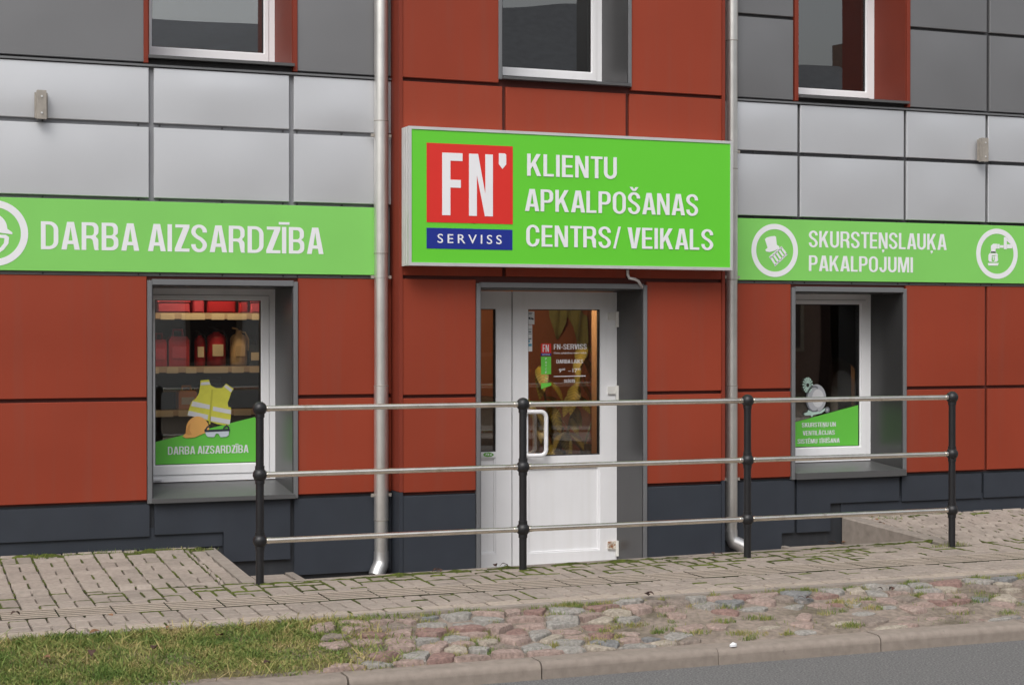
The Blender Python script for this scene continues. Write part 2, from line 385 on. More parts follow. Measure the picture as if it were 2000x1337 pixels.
def glyph(ch):
    s, t = GS, GT; r = .27
    if ch == 'I': return s, [[[(0,0),(s,0),(s,1),(0,1)]]]
    if ch == 'L': return .43, [[[(0,0),(.43,0),(.43,t),(s,t),(s,1),(0,1)]]]
    if ch == 'E': return .46, [[[(0,0),(.46,0),(.46,t),(s,t),(s,.44),(.435,.44),(.435,.44+t*.95),(s,.44+t*.95),(s,1-t),(.455,1-t),(.455,1),(0,1)]]]
    if ch == 'F': return .44, [[[(0,0),(s,0),(s,.42),(.41,.42),(.41,.42+t),(s,.42+t),(s,1-t),(.44,1-t),(.44,1),(0,1)]]]
    if ch == 'T': return .50, [[[(.25-s/2,0),(.25+s/2,0),(.25+s/2,1-t),(.5,1-t),(.5,1),(0,1),(0,1-t),(.25-s/2,1-t)]]]
    if ch == 'N': w = .56; return w, [[[(0,0),(s*.95,0),(s*.95,.66),(w-s*1.12,0),(w,0),(w,1),(w-s*.95,1),(w-s*.95,.34),(s*1.12,1),(0,1)]]]
    if ch == 'M': w = .72; return w, [[[(0,0),(s*.9,0),(s*.9,.68),(w/2-.075,0),(w/2+.075,0),(w-s*.9,.68),(w-s*.9,0),(w,0),(w,1),(w-s*1.4,1),(w/2,.32),(s*1.4,1),(0,1)]]]
    if ch == 'K': w = .58; return w, [[[(0,0),(s,0),(s,.31),(s+.085,.45),(w-s*1.14,0),(w,0),(s+.205,.605),(w-.015,1),(w-s*1.18-.015,1),(s,.535),(s,1),(0,1)]]]
    if ch == 'A':
        w, a, b = .60, .172, .112; X = lambda y: a+(w/2-a)*y/.84
        return w, [[[(0,0),(a,0),(X(.20),.20),(w-X(.20),.20),(w-a,0),(w,0),(w/2+b,1),(w/2-b,1)], [(X(.325)+.012,.325),(w-X(.325)-.012,.325),(w/2,.82)]]]
    if ch == 'V': w, a, b = .58, .182, .108; return w, [[[(w/2-b,0),(w/2+b,0),(w,1),(w-a,1),(w/2,.24),(a,1),(0,1)]]]
    if ch == 'Z': w = .50; return w, [[[(0,0),(w,0),(w,t),(.215,t),(w,1-t*.95),(w,1),(.02,1),(.02,1-t),(w-.215,1-t),(0,t*.95)]]]
    if ch == 'U': w = .55; return w, [[[(0,1)] + g_arc(w/2,r,w/2,r+.012,180,360) + [(w,1),(w-s,1)] + g_arc(w/2,r+.01,w/2-s,r-t,360,180) + [(s,1)]]]
    if ch == 'J': w = .46; return w, [[[(0,.30)] + g_arc(w/2,r,w/2,r+.012,180,360) + [(w,1),(w-s,1)] + g_arc(w/2,r+.01,w/2-s,r-t,360,180) + [(s,.30)]]]
    if ch in 'O0': w = .57 if ch == 'O' else .5; return w, [[g_rr(0,w,-.012,1.012,w/2,.30), g_rr(s,w-s,t-.012,1.012-t,w/2-s,.19)]]
    if ch == 'D': w = .56; return w, [[g_d(0,w,0,1,.30,.30), g_d(s,w-s,t,1-t,.15,.18)]]
    if ch == 'C': w = .55; return w, [[[(w,.655)] + g_arc(w/2,.712,w/2,.30,0,180) + g_arc(w/2,.288,w/2,.30,180,360) + [(w,.355),(w-s,.355)] + g_arc(w/2,.29,w/2-s,.30-t,360,180) + g_arc(w/2,.71,w/2-s,.30-t,180,0) + [(w-s,.655)]]]
    if ch == 'G': w = .57; return w, [[[(w,.665)] + g_arc(w/2,.712,w/2,.30,0,180) + g_arc(w/2,.288,w/2,.30,180,322) + [(w-.07,0),(w,0),(w,.53),(w*.52,.53),(w*.52,.53-t*.9),(w-s,.53-t*.9)] + g_arc(w/2,.29,w/2-s,.30-t,360,180) + g_arc(w/2,.71,w/2-s,.30-t,180,0) + [(w-s,.665)]]]
    if ch == 'P': w = .53; return w, [[[(0,0),(s,0),(s,.395)] + g_arc(w-.22,.615,.22,.22,-90,0) + g_arc(w-.22,.78,.22,.22,0,90) + [(0,1)], g_d(s,w-s,.395+t,1-t,.10,.12)]]
    if ch == 'R': w = .56; return w, [[[(0,0),(s,0),(s,.415),(.27,.415)] + g_arc(.27,.305,.10,.11,90,0,5) + [(w-s-.005,.08),(w-s+.02,0),(w,0),(w-.015,.08),(w-.012,.27)] + g_arc(w-.155,.34,.14,.145,0,62,5) + g_arc(w-.205,.665,.195,.17,-52,0,5) + g_arc(w-.205,.79,.195,.21,0,90) + [(0,1)], g_d(s,w-s-.008,.415+t*.95,1-t,.10,.12)]]
    if ch == 'B': w = .55; return w, [[[(0,0)] + g_arc(w-.22,.22,.22,.22,-90,0) + [(w,.31)] + g_arc(w-.15,.36,.148,.16,0,66,5) + g_arc(w-.20,.67,.185,.15,-60,0,5) + g_arc(w-.205,.79,.19,.21,0,90) + [(0,1)], g_d(s,w-s,t,.435,.11,.13), g_d(s,w-s-.012,.435+t*.92,1-t,.10,.11)]]
    if ch == 'S':
        w = .54; rx = (w-s)/2; c = g_arc(w/2,.742,rx,.27-t/2,-6,186,14) + [(s/2+.02,.665),(s/2+.07,.60),(w/2-.06,.545),(w/2+.06,.475),(w-s/2-.07,.41),(w-s/2-.015,.335)] + g_arc(w/2,.262,rx,.274-t/2,6,-186,14)
        return w, [[g_stroke(c)]]
    if ch == '/': return .34, [[[(0,-.02),(.11,-.02),(.34,1.02),(.23,1.02)]]]
    if ch == '-': return .30, [[[(0,.34),(.3,.34),(.3,.34+t),(0,.34+t)]]]
    if ch == ' ': return .20, []
    base = {'Ī':'I','Ā':'A','Ē':'E','Š':'S','Ņ':'N','Ķ':'K'}[ch]; w, parts = glyph(base); parts = list(parts); m = w/2
    if ch in 'ĪĀĒ': parts.append([[(m-.19,1.085),(m+.19,1.085),(m+.19,1.18),(m-.19,1.18)]])
    if ch == 'Š': parts.append([[(m-.075,1.07),(m+.075,1.07),(m+.20,1.25),(m+.07,1.25),(m,1.15),(m-.07,1.25),(m-.20,1.25)]])
    if ch in 'ŅĶ': parts.append([[(m-.07,-.24),(m+.015,-.235),(m+.075,-.14),(m+.075,-.055),(m-.065,-.055),(m-.065,-.17),(m-.005,-.17)]])
    return w, parts
def cap_text(s, x0, x1, zb, zt, y, thick=.0015):
    P = []; T = []; rim = []; x = 0.
    for ch in s:
        w, parts = glyph(ch); lsb = .06 if ch in 'AVTZ/' else .095
        for loops in parts:
            b = len(P); flat = []
            for lp in loops:
                q = len(P); P += [(x+p[0], p[1]) for p in lp]; rim.append((q, len(lp)))
            tri = tessellate_polygon([[Vector((p[0], p[1], 0)) for p in lp] for lp in loops])
            T += [tuple(b+i for i in t_) for t_ in tri]
        x += w + (lsb if ch != ' ' else .03)
    a = min(p[0] for p in P); e = max(p[0] for p in P)
    Q = [(x0+(p[0]-a)/(e-a)*(x1-x0), zb+p[1]*(zt-zb)) for p in P]
    F_ = []
    for f in T:
        ar = (Q[f[1]][0]-Q[f[0]][0])*(Q[f[2]][1]-Q[f[0]][1]) - (Q[f[2]][0]-Q[f[0]][0])*(Q[f[1]][1]-Q[f[0]][1])
        F_.append(f if ar > 0 else f[::-1])
    n = len(Q); mb = MB().add([(p[0], y, p[1]) for p in Q] + [(p[0], y+thick, p[1]) for p in Q], F_)
    for q, l in rim:
        for i in range(l):
            u, v = q+i, q+(i+1)%l; mb.f.append((u, v, v+n, u+n))
    return mb
_caps = {}
def text_raw(s, off=0., space=1.):
    cu = bpy.data.curves.new('t', 'FONT'); cu.body = s; cu.offset = off; cu.space_character = space; cu.resolution_u = 4
    ob = bpy.data.objects.new('t', cu); COL.objects.link(ob)
    dg = bpy.context.evaluated_depsgraph_get(); dg.update()
    me = bpy.data.meshes.new_from_object(ob.evaluated_get(dg))
    bpy.data.objects.remove(ob); bpy.data.curves.remove(cu)
    return me
def text_on(s, x0, x1, zb, zt, y, off=0., space=1., thick=.0015):
    """lettering mesh in the plane y, squeezed between x0..x1, baseline zb, cap height zt"""
    if off not in _caps:
        h = text_raw('H', off); co = [v.co.y for v in h.vertices]; _caps[off] = (min(co), max(co))
    lo, hi = _caps[off]
    me = text_raw(s, off, space)
    xs = [v.co.x for v in me.vertices]; a, b = min(xs), max(xs)
    mb = MB(); n = len(me.vertices)
    P = [(x0 + (v.co.x-a)/(b-a)*(x1-x0), zb + (v.co.y-lo)/(hi-lo)*(zt-zb)) for v in me.vertices]
    fs = [tuple(p.vertices) for p in me.polygons]
    # orient faces to -Y
    out = []
    for f in fs:
        ar = sum(P[f[i]][0]*P[f[(i+1)%len(f)]][1] - P[f[(i+1)%len(f)]][0]*P[f[i]][1] for i in range(len(f)))
        out.append(f if ar > 0 else f[::-1])
    mb.add([(p[0], y, p[1]) for p in P], out)
    # rim down to the surface behind
    from collections import Counter
    ed = Counter(); dirs = {}
    for f in out:
        for i in range(len(f)):
            e = (f[i], f[(i+1)%len(f)]); k = tuple(sorted(e)); ed[k] += 1; dirs[k] = e
    mb.v += [(p[0], y+thick, p[1]) for p in P]
    for k, c in ed.items():
        if c == 1:
            e = dirs[k]; mb.f.append((e[1], e[0], e[0]+n, e[1]+n))
    bpy.data.meshes.remove(me)
    return mb
def px_text(s, xl, yt, yb, xr, Y, off=0., space=1., xr_y=None):
    """photo pixels: left edge x, cap top and baseline y there, right edge x"""
    a = W(xl, yb, Y); t = W(xl, yt, Y); b = W(xr, yb, Y)
    if off > .008: return cap_text(s, a[0], b[0], a[2], t[2], Y)
    return text_on(s, a[0], b[0], a[2], t[2], Y, off, space)
def px_poly(pts, Y, thick=.0015):
    Q = [W(x, y, Y) for x, y in pts]; P = [(q[0], q[2]) for q in Q]
    ar = sum(P[i][0]*P[(i+1)%len(P)][1] - P[(i+1)%len(P)][0]*P[i][1] for i in range(len(P)))
    if ar < 0: P = P[::-1]
    return MB().prism(P, Y, Y+thick)
def px_polys(lst, Y, thick=.0015):
    mb = MB()
    for p in lst:
        q = px_poly(p, Y, thick); mb.add(q.v, q.f)
    return mb
def circle_ring(cx, cz, r0, r1, Y, n=64, thick=.0015):
    mb = MB()
    for k in range(n):
        a, b = 2*math.pi*k/n, 2*math.pi*(k+1)/n
        mb.prism([(cx+r1*math.cos(a), cz+r1*math.sin(a)), (cx+r1*math.cos(b), cz+r1*math.sin(b)), (cx+r0*math.cos(b), cz+r0*math.sin(b)), (cx+r0*math.cos(a), cz+r0*math.sin(a))][::1], Y, Y+thick)
    return mb

# ------------------------------------------------------------------ ground, road, kerb, pavement
Z_ROAD, Z_KERB, KY0, KY1 = -.21, -.122, -3.70, -3.55
struct(MB().add([(-400,-400,-.5),(400,-400,-.5),(400,400,-.5),(-400,400,-.5)], [(0,1,2,3)]).build('ground', 'soil'))
struct(MB().box(-90, 90, -10.7, KY0+.06, -.49, Z_ROAD).build('road', 'asphalt'))
struct(MB().box(-90, 90, -14.2, -10.7, -.49, -.09).build('opposite_pavement', 'concrete'))
struct(MB().box(-90, 90, -80, -14.2, -.49, -.12).build('opposite_yard', 'soil'))

kerb = thing('kerb', 'rounded concrete kerb along the road', 'kerb', (0, KY0, Z_ROAD)); struct(kerb)
del kerb['category']
def kerb_mesh():
    prof = [(KY0, -.45), (KY0+.006, Z_KERB-.036)]
    for k in range(6):
        a = math.pi/2*k/5; prof.append((KY0+.006+.036*(1-math.cos(a)), Z_KERB-.036+.036*math.sin(a)))
    prof += [(KY1, Z_KERB), (KY1, -.45)]
    n = len(prof); mb = MB()
    vs = [(0.004, y, z) for y, z in prof] + [(.996, y, z) for y, z in prof]
    fs = [(i, n+i, n+i+1, i+1) for i in range(n-1)] + [tuple(range(n)), tuple(range(2*n-1, n-1, -1))]
    me = mb.add(vs, fs).mesh('kerb_stone', True); me.materials.append(M['kerb_stone']); me.set_sharp_from_angle(angle=math.radians(40))
    return me
km = kerb_mesh()
for i in range(-7, 18):
    o = link('kerb_stone', km, kerb); o.location = (i + .095, random.uniform(-.003, .003), random.uniform(-.003, .003))
    o.rotation_euler.z = random.uniform(-.002, .002)

def inner_y(x): return -1.384 + (x - 2.34) * (.184 / 3.66)   # back edge of the pavement above the stairwell
XL, XR = 2.15, 7.18                                          # the stairwell between its two upper landings
def walk_z(x, y):
    if y > -1.4 and (x < XL or x > XR): return .045 * (y + 1.4) / 1.4
    return 0.

pave = thing('pavement', 'grey paved footway with moss in its joints', 'pavement', (4, -2.7, 0)); struct(pave); del pave['category']
# bedding below the pavers
mb = MB()
mb.slab([(-7, -2.70), (16, -2.70), (16, -1.42), (XR, -1.42), (XR, inner_y(XR)-.01), (XL, inner_y(XL)-.01), (XL, -1.42), (-7, -1.42)], -.30, -.020)
for a, b in ((-7, XL-.01), (XR+.01, 16)):
    mb.add([(a,-1.42,-.020),(b,-1.42,-.020),(b,0.02,.026),(a,0.02,.026)], [(0,1,2,3)])
mb.build('bedding', 'joint_sand', pave)
struct(MB().box(-90, -7, -2.77, .0, -.49, 0).build('far_pavement', 'concrete'))
struct(MB().box(16, 90, -2.77, .0, -.49, 0).build('far_pavement', 'concrete'))

cells = []                                                   # (x0, x1, y0, y1, material)
def lay(x0, x1, y0, y1, m='paver', ph=0., top=None):
    c = math.floor((x0 + .07) / .2); 
    while c * .2 - .07 < x1:
        a, b = max(c*.2 - .07, x0), min((c+1)*.2 - .07, x1)
        if b - a > .03:
            yt = y1 if top is None else top((a+b)/2)
            y = y0 - ((c * 7919) % 3) * .1 - ph
            while y < yt:
                for lo, hi, two in ((y, y+.1, False), (y+.1, y+.3, True)):
                    l, h = max(lo, y0), min(hi, yt)
                    if h - l > .018:
                        if two and b - a > .15:
                            cells.append((a, a+.1, l, h, m)); cells.append((a+.1, b, l, h, m))
                        else: cells.append((a, b, l, h, m))
                y += .3
        c += 1
lay(-3.0, 12.6, -2.565, -2.20)
lay(-3.0, 12.6, -1.90, -1.40, top=lambda x: -1.40 if (x < XL or x > XR) else inner_y(x) - .07)
lay(-3.0, XL-.19, -1.40, -.02)
lay(XR+.12, 12.6, -1.40, -.02, ph=.1)
c = -3.0
while c < 12.6:                                              # beige front row
    cells.append((c, c+.2, -2.70, -2.57, 'paver_beige')); c += .2
y = -1.40
while y < -.1:                                               # single row along the landing's edge
    cells.append((XL-.185, XL-.09, y, y+.2, 'paver')); y += .2
def paver_mesh(m):
    c = .05; h = .05
    vs = [(-.5,-.5,-h),(.5,-.5,-h),(.5,.5,-h),(-.5,.5,-h),(-.5,-.5,-.005),(.5,-.5,-.005),(.5,.5,-.005),(-.5,.5,-.005),(-.5+c,-.5+c,0),(.5-c,-.5+c,0),(.5-c,.5-c,0),(-.5+c,.5-c,0)]
    fs = [(8,9,10,11)]
    for i in range(4):
        j = (i+1) % 4; fs += [(i,j,4+j,4+i),(4+i,4+j,8+j,8+i)]
    return vs, fs
pv, pf = paver_mesh(None)
pm = {}
for m in ('paver', 'paver_beige'):
    me = MB().add(pv, pf).mesh('paver'); me.materials.append(M[m]); pm[m] = me
def show(c):
    x, y = (c[0]+c[1])/2, (c[2]+c[3])/2
    if not in_frame((x, y, walk_z(x, y)), 20): return 0
    d = np.linalg.norm(np.array((x, y, 0)) - CAM)
    return (c[1]-c[0])*(c[3]-c[2]) / d**3
order = sorted(cells, key=show, reverse=True)
rest = {'paver': MB(), 'paver_beige': MB()}
for k, c in enumerate(order):
    x, y = (c[0]+c[1])/2, (c[2]+c[3])/2
    sx, sy = c[1]-c[0]-.0105, c[3]-c[2]-.015
    z = walk_z(x, y) + random.uniform(-.0025, .0025)
    mt = Matrix.Translation((x + random.uniform(-.0015,.0015), y + random.uniform(-.0015,.0015), z)) @ Matrix.Rotation(random.uniform(-.012,.012), 4, 'X') @ Matrix.Rotation(random.uniform(-.01,.01), 4, 'Y') @ Matrix.Rotation(random.uniform(-.012,.012), 4, 'Z') @ Matrix.Diagonal((sx, sy, 1, 1))
    if y > -1.4 and (x < XL or x > XR): mt = mt @ Matrix.Rotation(.032, 4, 'X')
    if k < 300:
        o = link('paver', pm[c[4]], pave); o.matrix_basis = mt
    else:
        rest[c[4]].add([mt @ Vector(v) for v in pv], pf)
stuff(rest['paver'].build('paver_field', 'paver', pave))
if rest['paver_beige'].v: stuff(rest['paver_beige'].build('paver_row', 'paver_beige', pave))

# ribbed guidance tiles
mb = MB()
for k in range(5):
    yc = -.118 + k*.059
    mb.add([(-.145,yc-.019,-.022),(.145,yc-.019,-.022),(.145,yc+.019,-.022),(-.145,yc+.019,-.022),(-.145,yc-.017,.002),(.145,yc-.017,.002),(.145,yc+.017,.002),(-.145,yc+.017,.002)],
           [(4,5,6,7),(0,1,5,4),(2,3,7,6),(1,2,6,5),(3,0,4,7)])
nb = len(mb.f); mb.box(-.147, .147, -.147, .147, -.05, .0003); tm = mb.mesh('guidance_tile'); tm.materials.append(M['paver_beige']); tm.materials.append(M['joint_sand'])
for p_ in tm.polygons: p_.material_index = 1 if p_.index >= nb else 0
for i in range(52):
    o = link('guidance_tile', tm, pave); o.location = (-2.85 + i*.3, -2.05 + random.uniform(-.002,.002), random.uniform(-.002,.001))

# edging strips
mb_i = 0
for i in range(-3, 13):
    o = MB().box(i+.003, i+.997, -2.772, -2.706, -.3, .003 + random.uniform(-.002,.002)).build('edging_stone', 'concrete', pave)
for i in range(5):
    a, b = XL + (XR-XL)*i/5, XL + (XR-XL)*(i+1)/5
    MB().slab([(a+.003, inner_y(a)-.075), (b-.003, inner_y(b)-.075), (b-.003, inner_y(b)), (a+.003, inner_y(a))], -.32, .004).build('edging_stone', 'concrete', pave)
MB().add([(XL-.085,-1.40,.002),(XL,-1.40,.002),(XL,-.03,.047),(XL-.085,-.03,.047),(XL-.085,-1.40,-.5),(XL,-1.40,-.5),(XL,-.03,-.5),(XL-.085,-.03,-.5)],
         [(0,1,2,3),(0,4,5,1),(1,5,6,2),(2,6,7,3),(3,7,4,0)]).build('edging_stone', 'concrete', pave)
MB().add([(XR,-1.36,.000),(XR+.11,-1.36,.000),(XR+.11,-.03,.047),(XR,-.03,.047),(XR,-1.36,-.5),(XR+.11,-1.36,-.5),(XR+.11,-.03,-.5),(XR,-.03,-.5),
          (XR+.015,-1.36,.012),(XR+.1,-1.36,.012),(XR+.1,-.03,.060),(XR+.015,-.03,.060)],
         [(8,9,10,11),(0,1,9,8),(1,2,10,9),(2,3,11,10),(3,0,8,11),(0,4,5,1),(1,5,6,2),(2,6,7,3),(3,7,4,0)]).build('edging_stone', 'concrete', pave)

# stairs down to the door on both sides, and the sunken floor
st = thing('stairwell', 'sunken stairs in front of the shop door', 'stairs', (4.6, -.7, -.33)); struct(st); del st['category']
MB().box(XL, XR, inner_y(XL)-.02, .3, -.48, -.33).build('floor', 'concrete', st)
def step(x0, x1, nose):
    MB().box(x0, x1, -1.33, .02, -.34, -.17).build('step', 'concrete', st)
    # pavers and a rounded nose on the step
    xs = np.linspace(x0+.01, x1-.01, 3)
    for i in range(2):
        for j in range(13):
            MB().plate(0,1,0,1,0,.1)
            o = link('paver', pm['paver'], st)
            o.matrix_basis = Matrix.Translation(((xs[i]+xs[i+1])/2, -1.27 + j*.1, -.160 + random.uniform(-.002,.002))) @ Matrix.Diagonal((xs[i+1]-xs[i]-.006, .094, .2, 1))
step(XL+.001, XL+.50, 1)
step(XR-.50, XR-.001, -1)
for x in (XL+.50, XR-.56):
    MB().box(x+.001, x+.058, -1.33, .0, -.335, -.153).build('nosing', 'concrete', st)

# moss in the joints (stuff)
mo = MB()
def moss_strip(x, y, dx, dy, w, h, z):
    n = 7; L = math.hypot(dx, dy); ux, uy = dx/L, dy/L
    vs = []
    for i in range(n):
        t = i/(n-1); ww = w*(.55+.75*random.random())*math.sin(math.pi*(.08+.84*t))**.5; hh = h*(.5+random.random())*math.sin(math.pi*(.05+.9*t))**.5
        px, py = x+dx*t, y+dy*t; j = random.uniform(-.3,.3)*w
        vs += [(px-uy*(ww-j), py+ux*(ww-j), z-.006), (px-uy*ww*.4, py+ux*ww*.4, z+hh*.8), (px+uy*ww*.4, py-ux*ww*.4, z+hh), (px+uy*(ww+j), py-ux*(ww+j), z-.006)]
    fs = [(4*i+k, 4*i+k+1, 4*i+k+5, 4*i+k+4) for i in range(n-1) for k in range(3)]
    mo.add(vs, fs)
for c in cells:
    x, y = (c[0]+c[1])/2, (c[2]+c[3])/2
    if not in_frame((x, y, 0), 60): continue
    if y < -2.2: p = .10
    elif y < -1.75: p = .30 if x < 6.2 else .16
    elif y < -1.4: p = .8 if (x > 1.6 and x < 6.6) else .40
    else: p = .38 + .6*max(0, (y+.60)/.5) if x < XL else .28
    z = walk_z(x, y)
    if random.random() < p: moss_strip(c[0], c[2], 0, c[3]-c[2], .004 + .006*p, .002+.005*p, z)
    if random.random() < p*.9: moss_strip(c[0], c[3], c[1]-c[0], 0, .006 + .009*p, .002+.005*p, z)
x = XL
while x < XR-.1:                                             # thick moss along the edging above the stairs
    if random.random() < .62:
        l = random.uniform(.12, .34); moss_strip(x, inner_y(x)-.083, l, .05*l, random.uniform(.010,.026), random.uniform(.006,.018), 0.)
    x += random.uniform(.1, .3)
x = -1.
while x < XL-.1:                                             # moss against the wall of the left landing
    l = random.uniform(.1, .3); moss_strip(x, -.06-random.random()*.06, l, 0, random.uniform(.015,.04), random.uniform(.008,.022), .045); x += l*.8
x = XR+.2
while x < 10.5:
    l = random.uniform(.1, .25)
    if random.random() < .6: moss_strip(x, -.07-random.random()*.06, l, 0, random.uniform(.01,.022), random.uniform(.006,.014), .043)
    x += l
mo.v = [(v[0], v[1], v[2]) for v in mo.v]
stuff(mo.build('moss', 'moss', None, True), 'green moss filling the joints between the pavers', 'moss')

# ------------------------------------------------------------------ verge: dirt, cobbles, grass
def verge_z(x, y):
    t = (y - KY1) / (-2.775 - KY1)
    n = math.sin(x*3.1+y*2)*.006 + math.sin(x*7.7-y*5.1)*.004 + math.sin(x*1.3+.7)*.006
    return -.128 + t*.119 + n*math.sin(math.pi*min(1, max(0, t)))
nx, ny = 230, 14
vs = [(-7+23*i/nx, KY1 + (-2.773-KY1)*j/ny, verge_z(-7+23*i/nx, KY1 + (-2.773-KY1)*j/ny) + random.uniform(-.003,.003)) for i in range(nx+1) for j in range(ny+1)]
fs = [(i*(ny+1)+j, (i+1)*(ny+1)+j, (i+1)*(ny+1)+j+1, i*(ny+1)+j+1) for i in range(nx) for j in range(ny)]
verge = MB().add(vs, fs).build('verge', 'dirt', None, True); struct(verge)
verge.data.materials.append(M['thatch'])
for pl_ in verge.data.polygons:
    c_ = pl_.center
    if c_.x < 2.25 - (c_.y + 2.8)*-.10 and c_.y > KY1 + .04: pl_.material_index = 1

cob = thing('cobble_strip', 'strip of old rounded cobblestones between kerb and footway', 'cobbles', (4.5, -3.2, -.1)); struct(cob); del cob['category']
pts = []
yy = KY1 + .05; row = 0
while yy < -2.80:
    xx = 1.9 + .09*(row % 2)
    while xx < 8.9:
        pts.append((xx + random.uniform(-.055,.055), yy + random.uniform(-.035,.035))); xx += random.choice([random.uniform(.11,.17), random.uniform(.15,.25)])
    yy += .108; row += 1
def clip(poly, mid, nrm):
    out = []
    for i in range(len(poly)):
        a, b = poly[i], poly[(i+1)%len(poly)]
        da = (a[0]-mid[0])*nrm[0]+(a[1]-mid[1])*nrm[1]; db = (b[0]-mid[0])*nrm[0]+(b[1]-mid[1])*nrm[1]
        if da <= 0: out.append(a)
        if da*db < 0:
            t = da/(da-db); out.append((a[0]+(b[0]-a[0])*t, a[1]+(b[1]-a[1])*t))
    return out
def grass_edge(y): return 2.42 - (y + 2.8)*-.10 + .12*math.sin(y*9)      # grass grows left of this
stones = []
for i, p in enumerate(pts):
    if p[0] < grass_edge(p[1]) - .05 - .55*random.random()**2: continue
    if random.random() < .30*max(0, min(1, (p[0]-3.0)/1.2))*max(0, min(1, (-2.95-p[1])/.2)): continue
    poly = [(p[0]-.2,p[1]-.14),(p[0]+.2,p[1]-.14),(p[0]+.2,p[1]+.14),(p[0]-.2,p[1]+.14)]
    for j, q in enumerate(pts):
        if i == j or abs(p[0]-q[0]) > .5 or abs(p[1]-q[1]) > .4: continue
        poly = clip(poly, ((p[0]+q[0])/2, (p[1]+q[1])/2), (q[0]-p[0], q[1]-p[1]))
    poly = [(x, min(max(y, KY1+.012), -2.795)) for x, y in poly]
    if len(poly) < 3: continue
    ar = .5*sum(poly[k][0]*poly[(k+1)%len(poly)][1]-poly[(k+1)%len(poly)][0]*poly[k][1] for k in range(len(poly)))
    if ar < .004 or ar > .042: continue
    cx = sum(v[0] for v in poly)/len(poly); cy = sum(v[1] for v in poly)/len(poly)
    sh = 1 - random.uniform(.04, .15)
    poly = [(cx+(x-cx)*sh, cy+(y-cy)*sh) for x, y in poly]
    ch = []                                                   # cut the corners round
    for k in range(len(poly)):
        a, b = poly[k], poly[(k+1)%len(poly)]
        k1, k2 = random.uniform(.08,.26), random.uniform(.08,.26)
        ch += [(a[0]*(1-k1)+b[0]*k1, a[1]*(1-k1)+b[1]*k1), (a[0]*k2+b[0]*(1-k2), a[1]*k2+b[1]*(1-k2))]
    sunk = max(0, min(1, (-2.98-cy)/.3))*max(0, min(1, (cx-3.2)/1.0))
    h = random.uniform(.010,.024)*(1-.4*sunk); lift = random.uniform(-.002,.008) - .007*sunk - (.012 if random.random() < .22*sunk else 0)
    n = len(ch); vs = []
    tx, ty = random.uniform(-.06,.06), random.uniform(-.08,.06)
    for sc, hh in ((1.0, -.05), (.99, .10*h), (.93, .68*h), (.60, .95*h)):
        for x, y in ch:
            sj = sc*random.uniform(.95,1.04); X, Y = cx+(x-cx)*sj, cy+(y-cy)*sj
            vs.append((X-cx, Y-cy, lift+hh+tx*(X-cx)+ty*(Y-cy)+random.uniform(-.2,.2)*h))
    vs.append((0, 0, lift+h))
    fs = [(r*n+k, r*n+(k+1)%n, (r+1)*n+(k+1)%n, (r+1)*n+k) for r in range(3) for k in range(n)] + [(3*n+k, 3*n+(k+1)%n, 4*n) for k in range(n)]
    me = MB().add(vs, fs).mesh('cobblestone', True); me.set_sharp_from_angle(angle=math.radians(32))
    pal = random.choices(['pink','red','grey','blue','beige','brown'], [.32,.13,.24,.09,.10,.12])[0]
    me.materials.append(M['stone_'+pal])
    o = link('cobblestone', me, cob); o.location = (cx, cy, verge_z(cx, cy))
    stones.append((cx, cy))

def blades(spots, name, label, hmin, hmax, wid, lean):
    V = []; Fc = []
    for (x, y, z, s) in spots:
        h = random.uniform(hmin, hmax)*s; a = random.uniform(0, 2*math.pi); w = wid*random.uniform(.6,1.3)
        la = random.uniform(0, 2*math.pi); l = lean*random.random()*h
        dx, dy = math.cos(a)*w, math.sin(a)*w; lx, ly = math.cos(la)*l, math.sin(la)*l
        b = len(V)
        V += [(x-dx,y-dy,z-.004),(x+dx,y+dy,z-.004),(x+lx*.45-dx*.8,y+ly*.45-dy*.8,z+h*.6),(x+lx*.45+dx*.8,y+ly*.45+dy*.8,z+h*.6),(x+lx,y+ly,z+h*(1-.35*l/h))]
        Fc += [(b,b+1,b+3,b+2),(b+2,b+3,b+4)]
    me = bpy.data.meshes.new(name); me.from_pydata(V, [], Fc); me.update(); me.materials.append(M['grass'])
    return stuff(link(name, me), label, 'grass')
sp = []
while len(sp) < 62000:
    x = random.uniform(-3.0, 2.75); y = random.uniform(KY1-.01, -2.765)
    e = grass_edge(y)
    if x > e - .06 + random.gauss(0, .20): continue
    d = math.sin(x*4.1+1)*math.sin(y*8.3+x*1.7) + .5*math.sin(x*11+y*7)
    dens = .66 + .4*d + (.35 if y > -3.1 else -.05)
    if y < -3.42: dens -= .35
    if random.random() > dens: continue
    s = (.65 + .5*max(0, d))*(1.25 if y > -2.95 else .9)
    sp.append((x, y, verge_z(x, y), s))
blades(sp, 'grass', 'short mixed green and straw coloured grass left of the cobbles', .012, .045, .0028, 2.3)
sp = []
for k in range(5200):
    x = random.uniform(-3.0, 2.5); y = random.uniform(KY1+.01, -2.77)
    if math.sin(x*3.3+2)*math.sin(y*7+x) < -.1: continue
    sp.append((x, y, verge_z(x, y)+.006, random.uniform(.6, 1.2)))
blades(sp, 'grass', 'long straw coloured grass stalks lying over the lawn', .035, .085, .0026, 3.0)
sp = []
